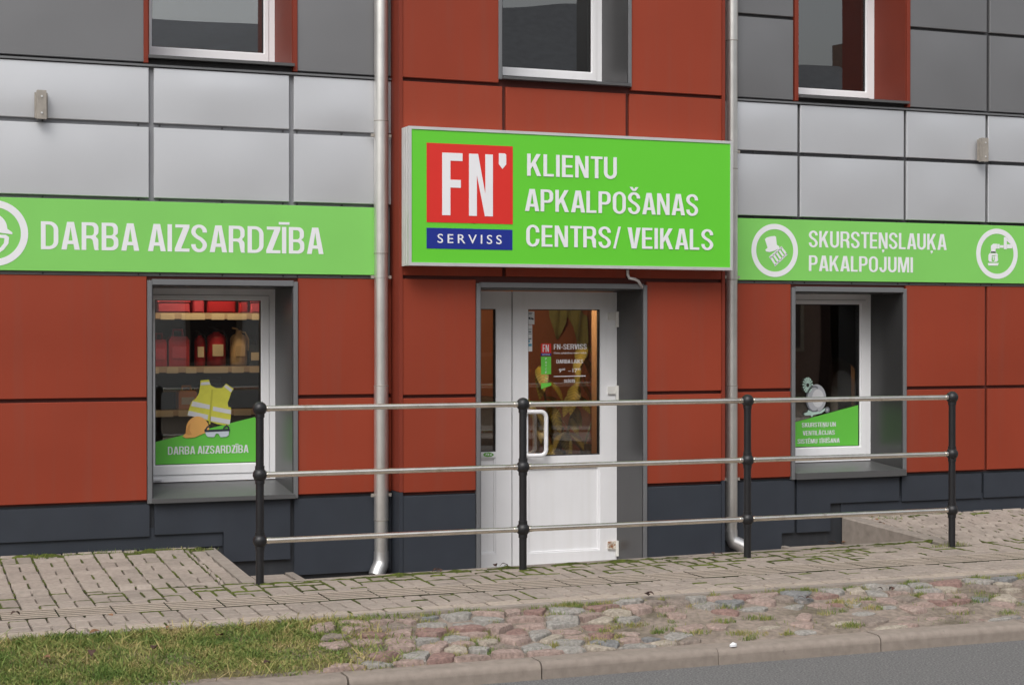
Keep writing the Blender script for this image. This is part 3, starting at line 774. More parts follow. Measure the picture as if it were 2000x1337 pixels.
for k in range(190):                                           # tufts between the cobbles
    x = random.uniform(2.4, 8.4); y = random.choice([random.uniform(-2.84, -2.78), random.uniform(KY1+.02, -2.8), random.uniform(KY1+.02, -2.8)])
    if y > -2.85 and random.random() < .2: continue
    R = random.uniform(.02, .075); n = int(random.uniform(25, 150)*R/.05)
    for j in range(n):
        a = random.uniform(0, 2*math.pi); r = R*random.random()**.7
        px, py = x+r*math.cos(a)*1.5, y+r*math.sin(a)*.6
        if KY1 < py < -2.775: sp.append((px, py, verge_z(px, py), random.uniform(.5,1.05)*(1-.4*r/R)))
for k in range(2600):
    x = random.uniform(2.3, 8.6); y = random.uniform(KY1+.01, -2.78)
    if math.sin(x*5.3+y*9)*math.sin(x*2.1-y*14+.5) + (.35 if y > -2.86 else 0) < .32: continue
    sp.append((x, y, verge_z(x, y), random.uniform(.3,.75)))
for (cx_, cy_) in ((7.05, -1.50), (7.22, -1.46), (2.0, -.12), (1.55, -.08), (1.2, -.09), (7.5, -.2), (.95, -.08), (1.75, -.07), (1.85, -.09), (1.4, -.06)):
    for j in range(70):
        px, py = random.gauss(cx_, .06), min(-.035, random.gauss(cy_, .02))
        if XL < px < XR and py > -1.4: continue
        sp.append((px, py, walk_z(px, py), random.uniform(.3, 1.)))
blades(sp, 'grass', 'thin grass tufts growing between the cobblestones', .02, .055, .0018, 1.3)

# fallen leaves and litter
def leaf_mesh(name, m, curl):
    vs = []; n = 6
    for i in range(n+1):
        t = i/n; w = .5*math.sin(math.pi*t)**.8*.55
        z = curl*math.sin(math.pi*t)
        vs += [(-w, t-.5, z+.12*abs(w)), (0, t-.5, z), (w, t-.5, z+.2*abs(w))]
    fs = [(3*i+k, 3*i+k+1, 3*i+k+4, 3*i+k+3) for i in range(n) for k in range(2)]
    mb = MB().add(vs, fs); b = [(v[0], v[1], v[2]-.02) for v in vs]; mb.add(b, [f[::-1] for f in fs])
    me = mb.mesh(name, True); me.materials.append(M[m]); return me
lm1, lm2 = leaf_mesh('fallen_leaf', 'dead_leaf', .12), leaf_mesh('fallen_leaf', 'dead_leaf_red', .3)
spots = [(140, 1268, .07), (185, 1266, .06), (180, 1292, .075), (330, 1256, .05), (30, 1252, .06), (430, 1262, .06), (300, 1282, .06), (215, 1247, .05), (520, 1290, .05), (90, 1300, .06)]
for i, (x, y, s) in enumerate(spots):
    p = G(x, y, -.07); p[2] = verge_z(p[0], p[1]) + .03
    o = link('fallen_leaf', lm1 if i % 2 else lm2); o.location = p; o.scale = (s, s, s); o.rotation_euler = (random.uniform(-.3,.3), random.uniform(-.3,.3), random.uniform(0, 6))
    tag(o, 'small dry brown leaf lying in the grass by the kerb', 'leaf', 'dry leaves in the grass')
for x, y, z in ((975, 1108, 0), (1405, 1085, 0), (860, 1117, 0), (1258, 1182, -.04), (1570, 1180, -.05), (1730, 1165, -.05)):
    p = G(x, y, z); 
    if z < 0: p[2] = verge_z(p[0], p[1]) + .02
    o = link('leaf_clump', MB().mesh('x')) if False else None
    for k in range(3):
        o = link('fallen_leaf', lm2); o.location = (p[0]+random.uniform(-.05,.05), p[1]+random.uniform(-.02,.02), p[2]+.012); s = random.uniform(.03,.055); o.scale = (s, s, s)
        o.rotation_euler = (random.uniform(-.4,.4), random.uniform(-.4,.4), random.uniform(0, 6))
        tag(o, 'tiny dark red withered leaf on the paving or cobbles', 'leaf', 'dark withered leaves')
for x, y in ((1652, 1060), (1668, 1056), (1690, 1062), (1620, 1060), (1710, 1018), (1722, 1024), (1698, 1012)):
    zz = -.15 if y > 1040 else .03
    p = G(x, y, zz)
    o = link('fallen_leaf', lm1); p[1] = min(p[1], -.06); o.location = (p[0], p[1], zz+.01); s = .07; o.scale = (s, s, s); o.rotation_euler = (random.uniform(-.3,.3), random.uniform(-.3,.3), random.uniform(0, 6))
    tag(o, 'dry leaf by the low wall at the right end of the stairwell', 'leaf', 'dry leaves by the stair wall')
p = G(1451, 1260, -.10)
mb = MB(); bv = []
for i in range(10):
    a = i/10*2*math.pi; bv.append((p[0]+.022*math.cos(a)*random.uniform(.6,1.2), KY0-.004+.010*math.sin(a)+.03, Z_KERB+.004+random.uniform(0,.012)))
bv.append((p[0], KY0+.03, Z_KERB+.022)); b0 = [(v[0], v[1], Z_KERB-.001) for v in bv[:10]]
mb.add(bv + b0, [(i, (i+1)%10, 10) for i in range(10)] + [(11+i, 11+(i+1)%10, (i+1)%10, i) for i in range(10)])
tag(mb.build('paper_scrap', 'litter'), 'crumpled white scrap of paper on the kerb', 'litter')

# ------------------------------------------------------------------ the building
BLD = thing('shop_building', 'two storey shop building clad in red, silver and dark grey panels', 'building', (4.6, 0, 0))
X0, X1, BX0, BX1 = -3.0, 12.6, 3.43, 5.998
YB = -.20                                                    # front of the middle bay's inner wall
YI = .70                                                     # inner face of the front wall
ZTOP = 6.6
# openings: (x0, x1, z0, z1)
OP = dict(
    wl=(1.727, 2.7047, .38, 1.852), wr=(6.744, 7.7496, .38, 1.852), door=(4.0275, 5.3206, -.34, 1.852),
    ul=(W(290.5,60,-.05)[0], W(573,60,-.05)[0], 3.385, 4.95), uc=(W(982,60,-.25)[0], W(1228.5,60,-.25)[0], 3.385, 4.95), ur=(W(1561,60,-.05)[0], W(1773,60,-.05)[0], 3.385, 4.95))
def wall_cells(x0, x1, z0, z1, y0, y1, ops, name, m):
    xs = sorted({x0, x1, *[v for o in ops for v in o[:2] if x0 < v < x1]}); zs = sorted({z0, z1, *[v for o in ops for v in o[2:] if z0 < v < z1]})
    mb = MB()
    for a, b in zip(xs, xs[1:]):
        for c, d in zip(zs, zs[1:]):
            if any(o[0] <= (a+b)/2 <= o[1] and o[2] <= (c+d)/2 <= o[3] for o in ops): continue
            mb.box(a, b, y0, y1, c, d)
    return mb.build(name, m, BLD)
LO = [OP['wl'], OP['ul']]; RO = [OP['wr'], OP['ur']]; CO = [OP['door'], OP['uc']]
for a, b, yf, ops in ((X0, BX0, 0, LO), (BX0+.0, BX1, YB, CO), (BX1, X1, 0, RO)):
    for z0, z1, m in ((-.49, .378, 'slate_deep'), (.378, 1.925, 'red_gap'), (1.925, 3.345, ('gap_grey' if a < 0 else 'gap_dark') if yf == 0 else 'red_gap'), (3.345, ZTOP, 'gap_dark' if yf == 0 else 'red_gap')):
        wall_cells(a, b, z0, z1, yf, YI, ops, 'wall', m)
# shell: back, sides, floors, roof, partitions
for nm, b, m in (('back_wall', (X0, X1, 5.0, 5.2, -.49, ZTOP), 'inner_paint'), ('side_wall', (X0, X0+.2, YI, 5.0, -.49, ZTOP), 'inner_paint'), ('side_wall', (X1-.2, X1, YI, 5.0, -.49, ZTOP), 'inner_paint'),
                 ('floor', (X0+.2, X1-.2, YI, 5.0, -.49, -.33), 'floor_brown'), ('ceiling', (X0+.2, X1-.2, YI, 5.0, 2.6, 2.9), 'inner_grey'), ('roof', (X0-.1, X1+.1, -.35, 5.3, ZTOP, ZTOP+.18), 'trim_grey'),
                 ('partition', (3.72, 3.80, YI, 5.0, -.33, 2.6), 'inner_wall'), ('partition', (6.05, 6.13, YI, 5.0, -.33, 2.6), 'inner_wall'), ('partition', (3.80, 6.05, 2.45, 2.53, -.33, 2.6), 'inner_wall'),
                 ('partition', (6.13, X1-.2, 3.2, 3.28, -.33, 2.6), 'inner_dark'), ('partition', (3.72, 3.80, YI, 5.0, 2.9, ZTOP), 'inner_grey'), ('partition', (6.05, 6.13, YI, 5.0, 2.9, ZTOP), 'inner_grey')):  # inner_dark partition is added so the room behind the right window stays dark
    MB().box(*b).build(nm, m, BLD)

def panel(x0, x1, z0, z1, yf, m, t=.026, gx=0):
    b = {'light_grey': .011, 'dark_grey': .012, 'red_panel': .006}.get(m, .003) * random.uniform(.6, 1.2); sk = random.uniform(-.25, .25)
    c, n = .0035, 5; mb = MB(); vs = []                       # sheet with a folded edge and a slight bulge
    for j in range(n+1):
        for i in range(n+1):
            u, v = 2*i/n - 1, 2*j/n - 1
            vs.append((x0+c+(x1-x0-2*c)*i/n, yf - b*(1-abs(u)**2.4)*(1-(v-sk*(1-v*v))**2), z0+c+(z1-z0-2*c)*j/n))
    k = n+1; fs = [(j*k+i, j*k+i+1, (j+1)*k+i+1, (j+1)*k+i) for j in range(n) for i in range(n)]
    rim = [i for i in range(n)] + [j*k+n for j in range(n)] + [n*k+n-i for i in range(n)] + [(n-j)*k for j in range(n)]
    o1 = len(vs); L = len(rim)
    for y in (yf+c, yf+t):
        for r in rim:
            p = vs[r]; vs.append((x0 if abs(p[0]-x0-c) < 1e-6 else x1 if abs(p[0]-x1+c) < 1e-6 else p[0], y, z0 if abs(p[2]-z0-c) < 1e-6 else z1 if abs(p[2]-z1+c) < 1e-6 else p[2]))
    for i in range(L):
        j = (i+1) % L; fs += [(o1+i, o1+j, rim[j], rim[i]), (o1+L+i, o1+L+j, o1+j, o1+i)]
    mb.add(vs, fs).build('panel', m, BLD, True, 25)
YW, YC = -.030, YB - .030                                    # panel faces of the wings and of the bay
hj = .016                                                    # half joints
colsL = [X0, -1.9, -.80, .30, 1.7245, 2.695, BX0]
colsR = [BX1, 6.781, 7.773, 8.573, 9.58, 10.58, 11.58, X1]
R_L1, R_L2 = (2.952, 3.327), (2.444, 2.921)
R_R1, R_R2 = (1.090, 1.910), (.392, 1.064)
def jl(c): return c + hj
for cols, w in ((colsL, .017), (colsR, .013)):
    for a, b in zip(cols, cols[1:]):
        a2 = a + (w if a not in (X0, BX1) else 0); b2 = b - (w if b not in (X1, BX0) else 0)
        for z0, z1 in (R_L1, R_L2): panel(a2, b2, z0, z1, YW, 'light_grey')
# red rows of the wings
for x0, x1 in ((X0, -1.915), (-1.885, -.815), (-.785, .285), (.315, 1.692), (2.740, BX0), (BX1, 6.708), (7.782, 8.557), (8.583, 9.567), (9.593, 10.567), (10.593, 11.567), (11.593, X1)):
    for z0, z1 in (R_R1, R_R2): panel(x0, x1, z0, z1, YW, 'red_panel')
for x0, x1 in ((1.692, 2.740), (6.708, 7.782)):              # strip above the shop windows, behind the green boards
    panel(x0, x1, 1.945, 2.40, YW, 'light_grey')
# dark rows of the upper storey
for a, b, o in ((X0, -1.915, 0), (-1.885, -.815, 0), (-.785, .285, 0), (.315, 1.678, 0), (2.730, BX0, 0)):
    panel(a, b, 3.362, 4.30, YW, 'dark_grey'); panel(a, b, 4.325, 5.45, YW, 'dark_grey'); panel(a, b, 5.475, ZTOP-.02, YW, 'dark_grey')
for a, b in ((BX1, 6.728), (7.800, 8.570), (8.600, 9.567), (9.593, 10.567), (10.593, 11.567), (11.593, X1)):
    panel(a, b, 3.362, 3.99, YW, 'dark_grey'); panel(a, b, 4.015, 5.0, YW, 'dark_grey'); panel(a, b, 5.025, ZTOP-.02, YW, 'dark_grey')
for x0, x1 in ((1.692, 2.716), (6.742, 7.786)): panel(x0, x1, 5.0, ZTOP-.02, YW, 'dark_grey')
# bay
CB0, CB1 = 3.446, 5.985
for x0, x1 in ((CB0, 4.198), (4.225, 5.180), (5.208, CB1)):
    panel(x0, x1, 2.30, 3.303, YC, 'red_panel')
    panel(x0, x1, 1.934, 2.285, YC, 'red_panel')
for x0, x1 in ((CB0, W(976,60,-.25)[0]), (W(1235,60,-.25)[0], CB1)):
    panel(x0, x1, 3.330, 4.30, YC, 'red_panel'); panel(x0, x1, 4.325, 5.45, YC, 'red_panel')
for x0, x1 in ((CB0, 4.198), (4.225, 5.180), (5.208, CB1)): panel(x0, x1, 5.475, ZTOP-.02, YC, 'red_panel')
for x0, x1 in ((CB0, 3.994), (5.352, CB1)):
    panel(x0, x1, 1.088, 1.908, YC, 'red_panel'); panel(x0, x1, .398, 1.064, YC, 'red_panel')
    panel(x0, x1, -.33, .372, YC, 'slate')
# corner profiles of the bay
for x, s in ((BX0, 1), (BX1, -1)):
    for z0, z1, m in ((.405, ZTOP-.02, 'red_trim'), (-.33, .402, 'slate')):
        mb = MB(); a, b = (x-.012*s, x+.014*s)
        mb.box(min(a,b), max(a,b), YC-.006, YC+.02, z0, z1); a, b = (x-.012*s, x-.001*s)
        mb.box(min(a,b), max(a,b), YC+.02, -.001, z0, z1)
        mb.build('corner_profile', m, BLD)
# base panels (stepped along the stairs)
def base(pts): MB().prism(pts, YW, YW+.026).build('base_panel', 'slate', BLD)
ZB = .362
def zz(x, y): return W(x, y, YW)[2]
for a, b in ((X0, -1.915), (-1.885, -.815), (-.785, .285), (.315, 1.708)): base([(a, zz(150,1053)), (b, zz(150,1053)), (b, ZB), (a, ZB)])
xs_ = W(437,1060,YW)[0]; xe_ = W(567,1040,YW)[0]
base([(1.742, zz(370,1041)), (xs_, zz(370,1041)), (xs_, zz(500,1094)), (xe_, zz(500,1094)), (xe_, ZB+.004), (1.742, ZB+.004)])
base([(W(575,1040,YW)[0], zz(650,1118.5)), (BX0, zz(650,1118.5)), (BX0, ZB), (W(575,1040,YW)[0], ZB)])
xs_ = W(1527,1055,YW)[0]; xe_ = W(1551.5,1000,YW)[0]
base([(BX1, zz(1490,1074)), (xs_, zz(1490,1074)), (xs_, zz(1540,1040)), (xe_, zz(1540,1040)), (xe_, ZB), (BX1, ZB)])
xa_ = W(1557,1000,YW)[0]; xs_ = W(1622,1010,YW)[0]; xe_ = W(1756.5,950,YW)[0]
base([(xa_, zz(1590,1038)), (xs_, zz(1590,1038)), (xs_, zz(1690,979.5)), (xe_, zz(1690,979.5)), (xe_, ZB+.004), (xa_, ZB+.004)])
for a, b in ((W(1762,950,YW)[0], W(1917,950,YW)[0]), (W(1922,950,YW)[0], 9.567), (9.593, 10.567), (10.593, 11.567), (11.593, X1)):
    base([(a, zz(1840,975)), (b, zz(1840,975)), (b, ZB), (a, ZB)])
# plinth sheets a little behind the base panels
MB().box(X0, XL+.06, -.012, -.002, .055, .20).build('plinth', 'slate', BLD)
MB().box(XR+.0, X1, -.012, -.002, .050, .20).build('plinth', 'slate', BLD)
# drip edges: thin light lips on top of the panel rows
for a, b in ((X0, BX0), (BX1, X1)):
    MB().box(a, b, YW-.012, -.001, 3.333, 3.347).build('drip_edge', 'trim_grey', BLD)
    MB().box(a, b, -.012, -.001, 1.914, 1.934).build('drip_edge', 'gap_grey', BLD)
# screws in the joints
sc = MB()
for cols in (colsL, colsR):
    for a, b in zip(cols, cols[1:]):
        for t in (.06, .5, .94):
            for z in (2.937, 2.432, 1.924):
                x = a+(b-a)*t; sc.tube((x, -.001, z), (x, -.014, z), .007, n=6)
stuff(sc.build('screw', 'gap_dark', BLD))

# ---- windows
def trim(part, o, yf, w, m, bottom=False, top=True):
    mb = MB(); x0, x1, z0, z1 = o
    if .3 < z0 < 1: z0 += .018
    mb.plate(x0-w, x0-.0005, z0-.03, z1+(w if top else 0), yf-.014, yf+.028, .003); mb.plate(x1+.0005, x1+w, z0-.03, z1+(w if top else 0), yf-.014, yf+.028, .003)
    mb.plate(x0, x1, z1+.0005, z1+w*1.25, yf-.016, yf+.028, .003)
    build2(mb, 'surround', m, part)
def reveal(part, o, yf, d, m, mi):
    x0, x1, z0, z1 = o; t = .006
    mb = MB(); mb.box(x0, x0+t, yf, d, z0, z1); mb.box(x1-t, x1, yf, d, z0, z1); mb.box(x0+t, x1-t, yf, d, z1-t, z1)
    build2(mb, 'reveal', m, part)
    mb = MB(); y0 = d+.075
    mb.box(x0, x0+t, y0, YI+.002, z0, z1); mb.box(x1-t, x1, y0, YI+.002, z0, z1); mb.box(x0+t, x1-t, y0, YI+.002, z1-t, z1); mb.box(x0+t, x1-t, y0, YI+.002, z0, z0+t)
    build2(mb, 'inner_lining', mi, part)
def window(name, o, yf, d, fz0, g, trim_m, rev_m, glass, inner, tw=.032, sill_z=None, label=None):
    part = sub(name, BLD, ((o[0]+o[1])/2, yf, o[2]))
    if label: part['label'] = label
    x0, x1, z0, z1 = o; fx0, fx1, fz1 = x0+.007, x1-.007, z1-.007
    trim(part, o, yf, tw, trim_m); reveal(part, o, yf, d, rev_m, inner)
    gx0, gx1, gz0, gz1 = g
    e = .045
    mb = MB().ring((fx0, fx1, fz0, fz1), (fx0+e, fx1-e, fz0+e*1.1, fz1-e), d, d+.07)
    build2(mb, 'frame', 'white_window', part)
    s = (fx0+e+.003, fx1-e-.003, fz0+e*1.1+.003, fz1-e-.003)
    mb = MB().ring(s, (gx0-.008, gx1+.008, gz0-.008, gz1+.008), d-.008, d+.06)
    mb.ring((gx0-.008, gx1+.008, gz0-.008, gz1+.008), (gx0, gx1, gz0, gz1), d+.004, d+.05)
    build2(mb, 'sash', 'white_window', part)
    build2(MB().ring((fx0+e-.002, fx1-e+.002, fz0+e*1.1-.002, fz1-e+.002), (fx0+e+.004, fx1-e-.004, fz0+e*1.1+.004, fz1-e-.004), d+.006, d+.05), 'gasket', 'gasket', part)
    build2(MB().ring((gx0, gx1, gz0, gz1), (gx0+.004, gx1-.004, gz0+.004, gz1-.004), d+.012, d+.045), 'gasket', 'gasket', part)
    build2(MB().box(gx0-.003, gx1+.003, d+.022, d+.030, gz0-.003, gz1+.003), 'glass_pane', glass, part)
    build2(MB().box(gx0-.01, gx0+.045, d-.016, d-.001, fz0+.012, fz0+.024), 'drain_cap', 'white_pvc', part)
    # sloping metal sill with a folded front
    sz = fz0 - .004; fzs = sill_z if sill_z else sz - .03; zf = .371 if sill_z else fzs-.020
    mb = MB().add([(x0-.004, yf-.045, fzs), (x1+.004, yf-.045, fzs), (x1+.004, d+.02, sz), (x0-.004, d+.02, sz),
                   (x0-.004, yf-.045, zf), (x1+.004, yf-.045, zf), (x1+.004, d+.02, sz-.034), (x0-.004, d+.02, sz-.034)],
                  [(0,1,2,3),(4,7,6,5),(0,4,5,1),(1,5,6,2),(2,6,7,3),(3,7,4,0)])
    build2(mb, 'sill', 'sill_grey', part)
    return part
DL, DR, DC = .50, .42, .225
g = (W(303,700,DL)[0], W(510,700,DL)[0], W(400,905.5,DL)[2], W(400,586,DL)[2])
WL = window('window', OP['wl'], YW, DL, .462, g, 'trim_grey', 'reveal_grey', 'glass', 'inner_paint', sill_z=W(300,974.5,-.075)[2], label='shop window with the yellow vest film left of the door')
g = (OP['wr'][0]+.10, W(1679.7,700,DR)[0], W(1620,872,DR)[2], W(1620,594,DR)[2])
WR = window('window', OP['wr'], YW, DR, .462, g, 'trim_grey', 'reveal_grey', 'glass', 'inner_paint', sill_z=W(1600,922.5,-.075)[2], label='shop window with the cleaning machine film right of the door')
o = OP['ul']; g = (o[0]+.105, W(515,60,DL)[0], W(400,97,DL)[2], o[3]-.11)
window('window', o, YW, DL, W(400,130,DL)[2], g, 'red_trim', 'red_trim', 'glass_upper', 'inner_grey', label='upper window in a red surround at the left')
o = OP['uc']; g = (o[0]+.105, W(1155,60,DC)[0], W(1070,136,DC)[2], o[3]-.11)
window('window', o, YC, DC, W(1070,166,DC)[2], g, 'trim_grey', 'reveal_grey', 'glass_upper', 'inner_grey', tw=.027, label='upper window in a grey surround above the green sign')
o = OP['ur']; g = (o[0]+.105, W(1691,60,DR)[0], W(1640,176,DR)[2], o[3]-.11)
window('window', o, YW, DR, W(1640,201,DR)[2], g, 'red_trim', 'red_trim', 'glass_upper', 'inner_grey', label='upper window in a red surround at the right')

# prints on the shop windows
yl = DL + .020
build2(px_poly([(303.6, 862.7), (509.5, 811), (509.5, 904.5), (303.6, 907)], yl), 'window_film', 'film_green', WL)['label'] = 'green slanted film reading DARBA AIZSARDZIBA'
build2(px_text('DARBA AIZSARDZĪBA', 328, 872, 887.5, 485.5, yl-.003, .012), 'lettering', 'lettering', WL)
def z1(x, y): return (280 + x*.3441, 540 + y*.3441)
def P1(l): return [z1(*p) for p in l]
build2(px_poly(P1([(325,588),(372,584),(384,618),(412,632),(446,632),(470,606),(512,636),(498,660),(488,690),(478,716),(482,738),(498,742),(496,800),(490,832),(478,846),(420,836),(352,812),(250,782),(262,740),(276,706),(300,690),(316,660),(322,620)]), yl-.003), 'vest_print', 'vest', WL)
for q in ([(280,706),(378,728),(376,752),(271,734)], [(396,736),(498,756),(497,780),(394,760)], [(258,760),(368,784),(364,810),(250,786)], [(382,792),(494,812),(490,838),(378,818)],
       [(327,600),(374,596),(380,612),(325,616)], [(468,612),(506,640),(498,656),(458,624)]):
    build2(px_poly(P1(q), yl-.005), 'reflective_band', 'reflect_band', WL)
build2(px_polys([P1([(386,640),(396,640),(380,838),(370,836)])], yl-.005), 'zip_line', 'vest_line', WL)
def arc(cx, cy, rx, ry, a0, a1, n=14): return [(cx+rx*math.cos(math.radians(a0+(a1-a0)*i/n)), cy-ry*math.sin(math.radians(a0+(a1-a0)*i/n))) for i in range(n+1)]
build2(px_poly(P1(arc(308, 868, 66, 76, -10, 180) + [(240,888),(222,906),(240,916),(290,912),(340,890),(372,880)]), yl-.006), 'helmet_print', 'helmet', WL)
build2(px_poly(P1([(252,850),(268,830),(262,870),(276,894),(256,898),(240,888)]), yl-.008), 'helmet_shade_print', 'helmet_shade', WL)
build2(px_polys([P1(q) for q in ([(346,870),(490,862),(492,876),(348,882)], [(346,870),(362,848),(378,842),(382,850),(366,856),(356,874)], [(482,866),(474,848),(456,866),(452,858),(474,838),(490,856)])], yl-.008), 'goggles_frame_print', 'goggle_frame', WL)
build2(px_poly(P1([(352,880),(486,874),(484,900),(470,908),(438,910),(426,890),(412,890),(402,910),(366,908),(356,898)]), yl-.0075), 'goggles_print', 'goggle', WL)

yr = DR + .020
build2(px_poly([(1553, 824), (1678.5, 790), (1678.5, 869.5), (1553, 872)], yr), 'window_film', 'film_green', WR)['label'] = 'green slanted film with chimney cleaning words'
def z2(x, y): return (1530 + x*.2842, 550 + y*.2842)
def P2(l): return [z2(*p) for p in l]
for s, xl, xr, yt, yb in (('SKURSTEŅU UN', 128, 360, 968, 999), ('VENTILĀCIJAS', 134, 353, 1024, 1055), ('SISTĒMU TĪRĪŠANA', 98, 387, 1081, 1112)):
    a = z2(xl, yb); t = z2(xl, yt); b = z2(xr, yb)
    build2(px_text(s, a[0], t[1], a[1], b[0], yr-.003, .012), 'lettering', 'lettering', WR)
build2(px_poly(P2(arc(228, 800, 66, 96, 70, 430, 26)), yr-.002), 'drum_print', 'steel_print', WR)
build2(px_polys([P2([p, q, r_, s_]) for p, q, r_, s_ in zip(arc(212,805,56,92,60,300,16), arc(212,805,56,92,60,300,16)[1:], arc(212,805,46,80,60,300,16)[1:], arc(212,805,46,80,60,300,16))], yr-.004), 'drum_rim_print', 'steel_print_dark', WR)
build2(px_poly(P2(arc(238, 800, 40, 62, 0, 360, 20)), yr-.0035), 'drum_face_print', 'reflect_band', WR)
br = []
for k in range(15):
    a = math.radians(k*24+6); c, s_ = math.cos(a), math.sin(a); w = 5.5
    br.append(P2([(168+10*c+2*s_, 710-14*s_+2*c), (168+34*c+w*s_, 710-52*s_+w*c), (168+36*c-w*s_, 710-54*s_-w*c), (168+10*c-2*s_, 710-14*s_-2*c)]))
build2(px_polys(br, yr-.004), 'brush_print', 'mint_print', WR)
build2(px_polys([P2([(140,905),(165,895),(172,880),(200,895),(250,893),(285,868),(300,872),(262,903),(205,915),(196,930),(188,916),(150,918)])], yr-.005), 'cart_print', 'mint_print', WR)
build2(px_poly(P2(arc(302, 880, 17, 21, 0, 360, 18)), yr-.006), 'wheel_print', 'steel_print_dark', WR)
build2(px_poly(P2(arc(302, 880, 8, 10, 0, 360, 12)), yr-.0075), 'wheel_hub_print', 'steel_print', WR)

# ---- door
o = OP['door']
door = sub('entrance_door', BLD, ((o[0]+o[1])/2, YC, -.33)); door['label'] = 'white glazed shop door with a narrow side light'
trim(door, o, YC, .031, 'trim_grey'); reveal(door, o, YC, DC, 'reveal_grey', 'inner_paint')
xg = W(1000.5, 800, DC)[0]                                  # gap between side light and leaf
def dx(px): return W(px, 800, DC)[0]
def dz(px, py): return W(px, py, DC)[2]
zt = o[3]-.012; zb = -.285
fx0, fx1 = o[0]+.007, o[1]-.007
def leaf(nm, a, b, gl, gr, gt, gb, pt, pb, y0):
    # stiles and rails around a glazed field above and a filled field below
    mb = MB()
    mb.ring((a, b, zb, zt), (gl, gr, pb, gt), y0, y0+.065)
    mb.prism([(gl, pt), (gr, pt), (gr, gb), (gl, gb)], y0+.0005, y0+.0645)
    build2(mb, nm, 'white_pvc', door)
    build2(MB().ring((gl, gr, gb, gt), (gl+.006, gr-.006, gb+.006, gt-.006), y0+.010, y0+.05), 'gasket', 'gasket', door)
    build2(MB().box(gl-.002, gr+.002, y0+.024, y0+.034, gb-.002, gt+.002), 'glass_pane', 'glass', door)
    build2(MB().ring((gl, gr, pb, pt), (gl+.012, gr-.012, pb+.012, pt-.012), y0+.008, y0+.05), 'glazing_bead', 'white_pvc', door)
    build2(MB().box(gl+.010, gr-.010, y0+.020, y0+.045, pb+.010, pt-.010), 'lower_panel', 'white_pvc', door)
leaf('side_light_frame', fx0, xg-.006, fx0+.03, dx(968.5), dz(955,603), dz(955,882), dz(955,893), dz(955,1081), DC)
leaf('leaf_frame', xg, fx1, dx(1031), dx(1171.5), dz(1100,604), dz(1100,889), dz(1100,911), dz(1100,1077), DC-.006)
build2(MB().box(xg-.007, xg+.001, DC+.012, DC+.05, zb, zt), 'gasket', 'gasket', door)
build2(MB().box(fx0, fx1, DC-.05, DC+.10, -.33, zb-.006), 'threshold', 'alu', door)
# curved pull handles, outside and inside
def pull(y0, s):
    xh = dx(1031) + .0; xa = dx(1024); xb = dx(1060 if s < 0 else 1056)
    za, zc = dz(1040, 803), dz(1040, 888)
    pts = [(xa, y0, za), (xa+.02, y0+s*.045, za), (xb-.045, y0+s*.062, za)]
    pts += [(xb-.045+.045*math.sin(math.radians(t)), y0+s*.062, za-.045+.045*math.cos(math.radians(t))) for t in (15,30,45,60,75,90)]
    pts += [(xb-.045+.045*math.cos(math.radians(t)), y0+s*.062, zc+.045-.045*math.sin(math.radians(t))) for t in (0,15,30,45,60,75,90)]
    pts += [(xa+.02, y0+s*.045, zc), (xa, y0, zc)]
    build2(MB().path(pts, .0165, 14), 'handle', 'white_pvc', door, True)
pull(DC-.006, -1); pull(DC+.06, 1)
# hinges
for py, m in ((617, 'hinge'), (761, 'hinge'), (1063, 'hinge_rusty')):
    z = dz(1198, py); xh = dx(1186); xk = fx1 - .004
    h = build2(MB().box(xh, xk, DC-.024, DC-.005, z-.030, z+.028), 'hinge', m, door)
    if m == 'hinge_rusty': h['label'] = 'rusty bottom hinge'
    build2(MB().tube((xk+.0, DC-.028, z-.085), (xk+.0, DC-.028, z+.034), .0155, n=16), 'hinge_knuckle', 'white_old', door, True, 40)
# prints on the door glass
yd = DC - .006 + .0215
def z3(x, y): return (1020 + x*.10471, 640 + y*.10471)
def P3(l): return [z3(*p) for p in l]
def t3(s, xl, xr, yt, yb, off=.012, m='lettering', space=1.):
    a = z3(xl, yb); t = z3(xl, yt); b = z3(xr, yb)
    build2(px_text(s, a[0], t[1], a[1], b[0], yd-.0032, off, space), 'lettering', m, door)
build2(px_poly(P3([(350,292),(540,292),(540,470),(350,470)]), yd), 'logo_square', 'sign_red', door)
build2(px_poly(P3([(350,472),(540,472),(540,520),(350,520)]), yd), 'logo_bar', 'sign_blue', door)
build2(px_poly(P3([(352,536),(538,536),(538,862),(352,866)]), yd), 'logo_panel', 'film_green', door)
build2(px_poly(P3([(352,1030),(540,1022),(540,1072),(352,1142)]), yd), 'logo_panel', 'film_green', door)
t3('FN', 382, 496, 312, 448); t3('SERVISS', 374, 518, 486, 512, space=1.3, off=.0)
t3('FN-SERVISS', 590, 1203, 304, 402); t3('Klientu apkalpošanas centrs / veikals', 592, 1200, 450, 484, off=.006); t3('DARBA LAIKS', 640, 1133, 590, 662)
t3('9', 686, 732, 762, 832, off=.006); t3('00', 738, 800, 756, 790, off=.006); t3('–', 858, 906, 762, 832, off=.006); t3('17', 940, 1026, 758, 828, off=.006); t3('00', 1032, 1090, 752, 786, off=.006)
t3('SLĒGTS', 782, 985, 962, 1016)
build2(px_poly(P3([(590,898),(1186,886),(1186,904),(590,912)]), yd-.001), 'rule_line', 'lettering', door)
for s, y in (('P', 562), ('O', 628), ('T', 690), ('C', 752), ('P', 814)): t3(s, 430, 458, y-4, y+34, off=.0)
t3('S', 432, 458, 898, 938, off=.0, m='film_green'); t3('SI', 425, 465, 968, 1000, off=.0, m='film_green')
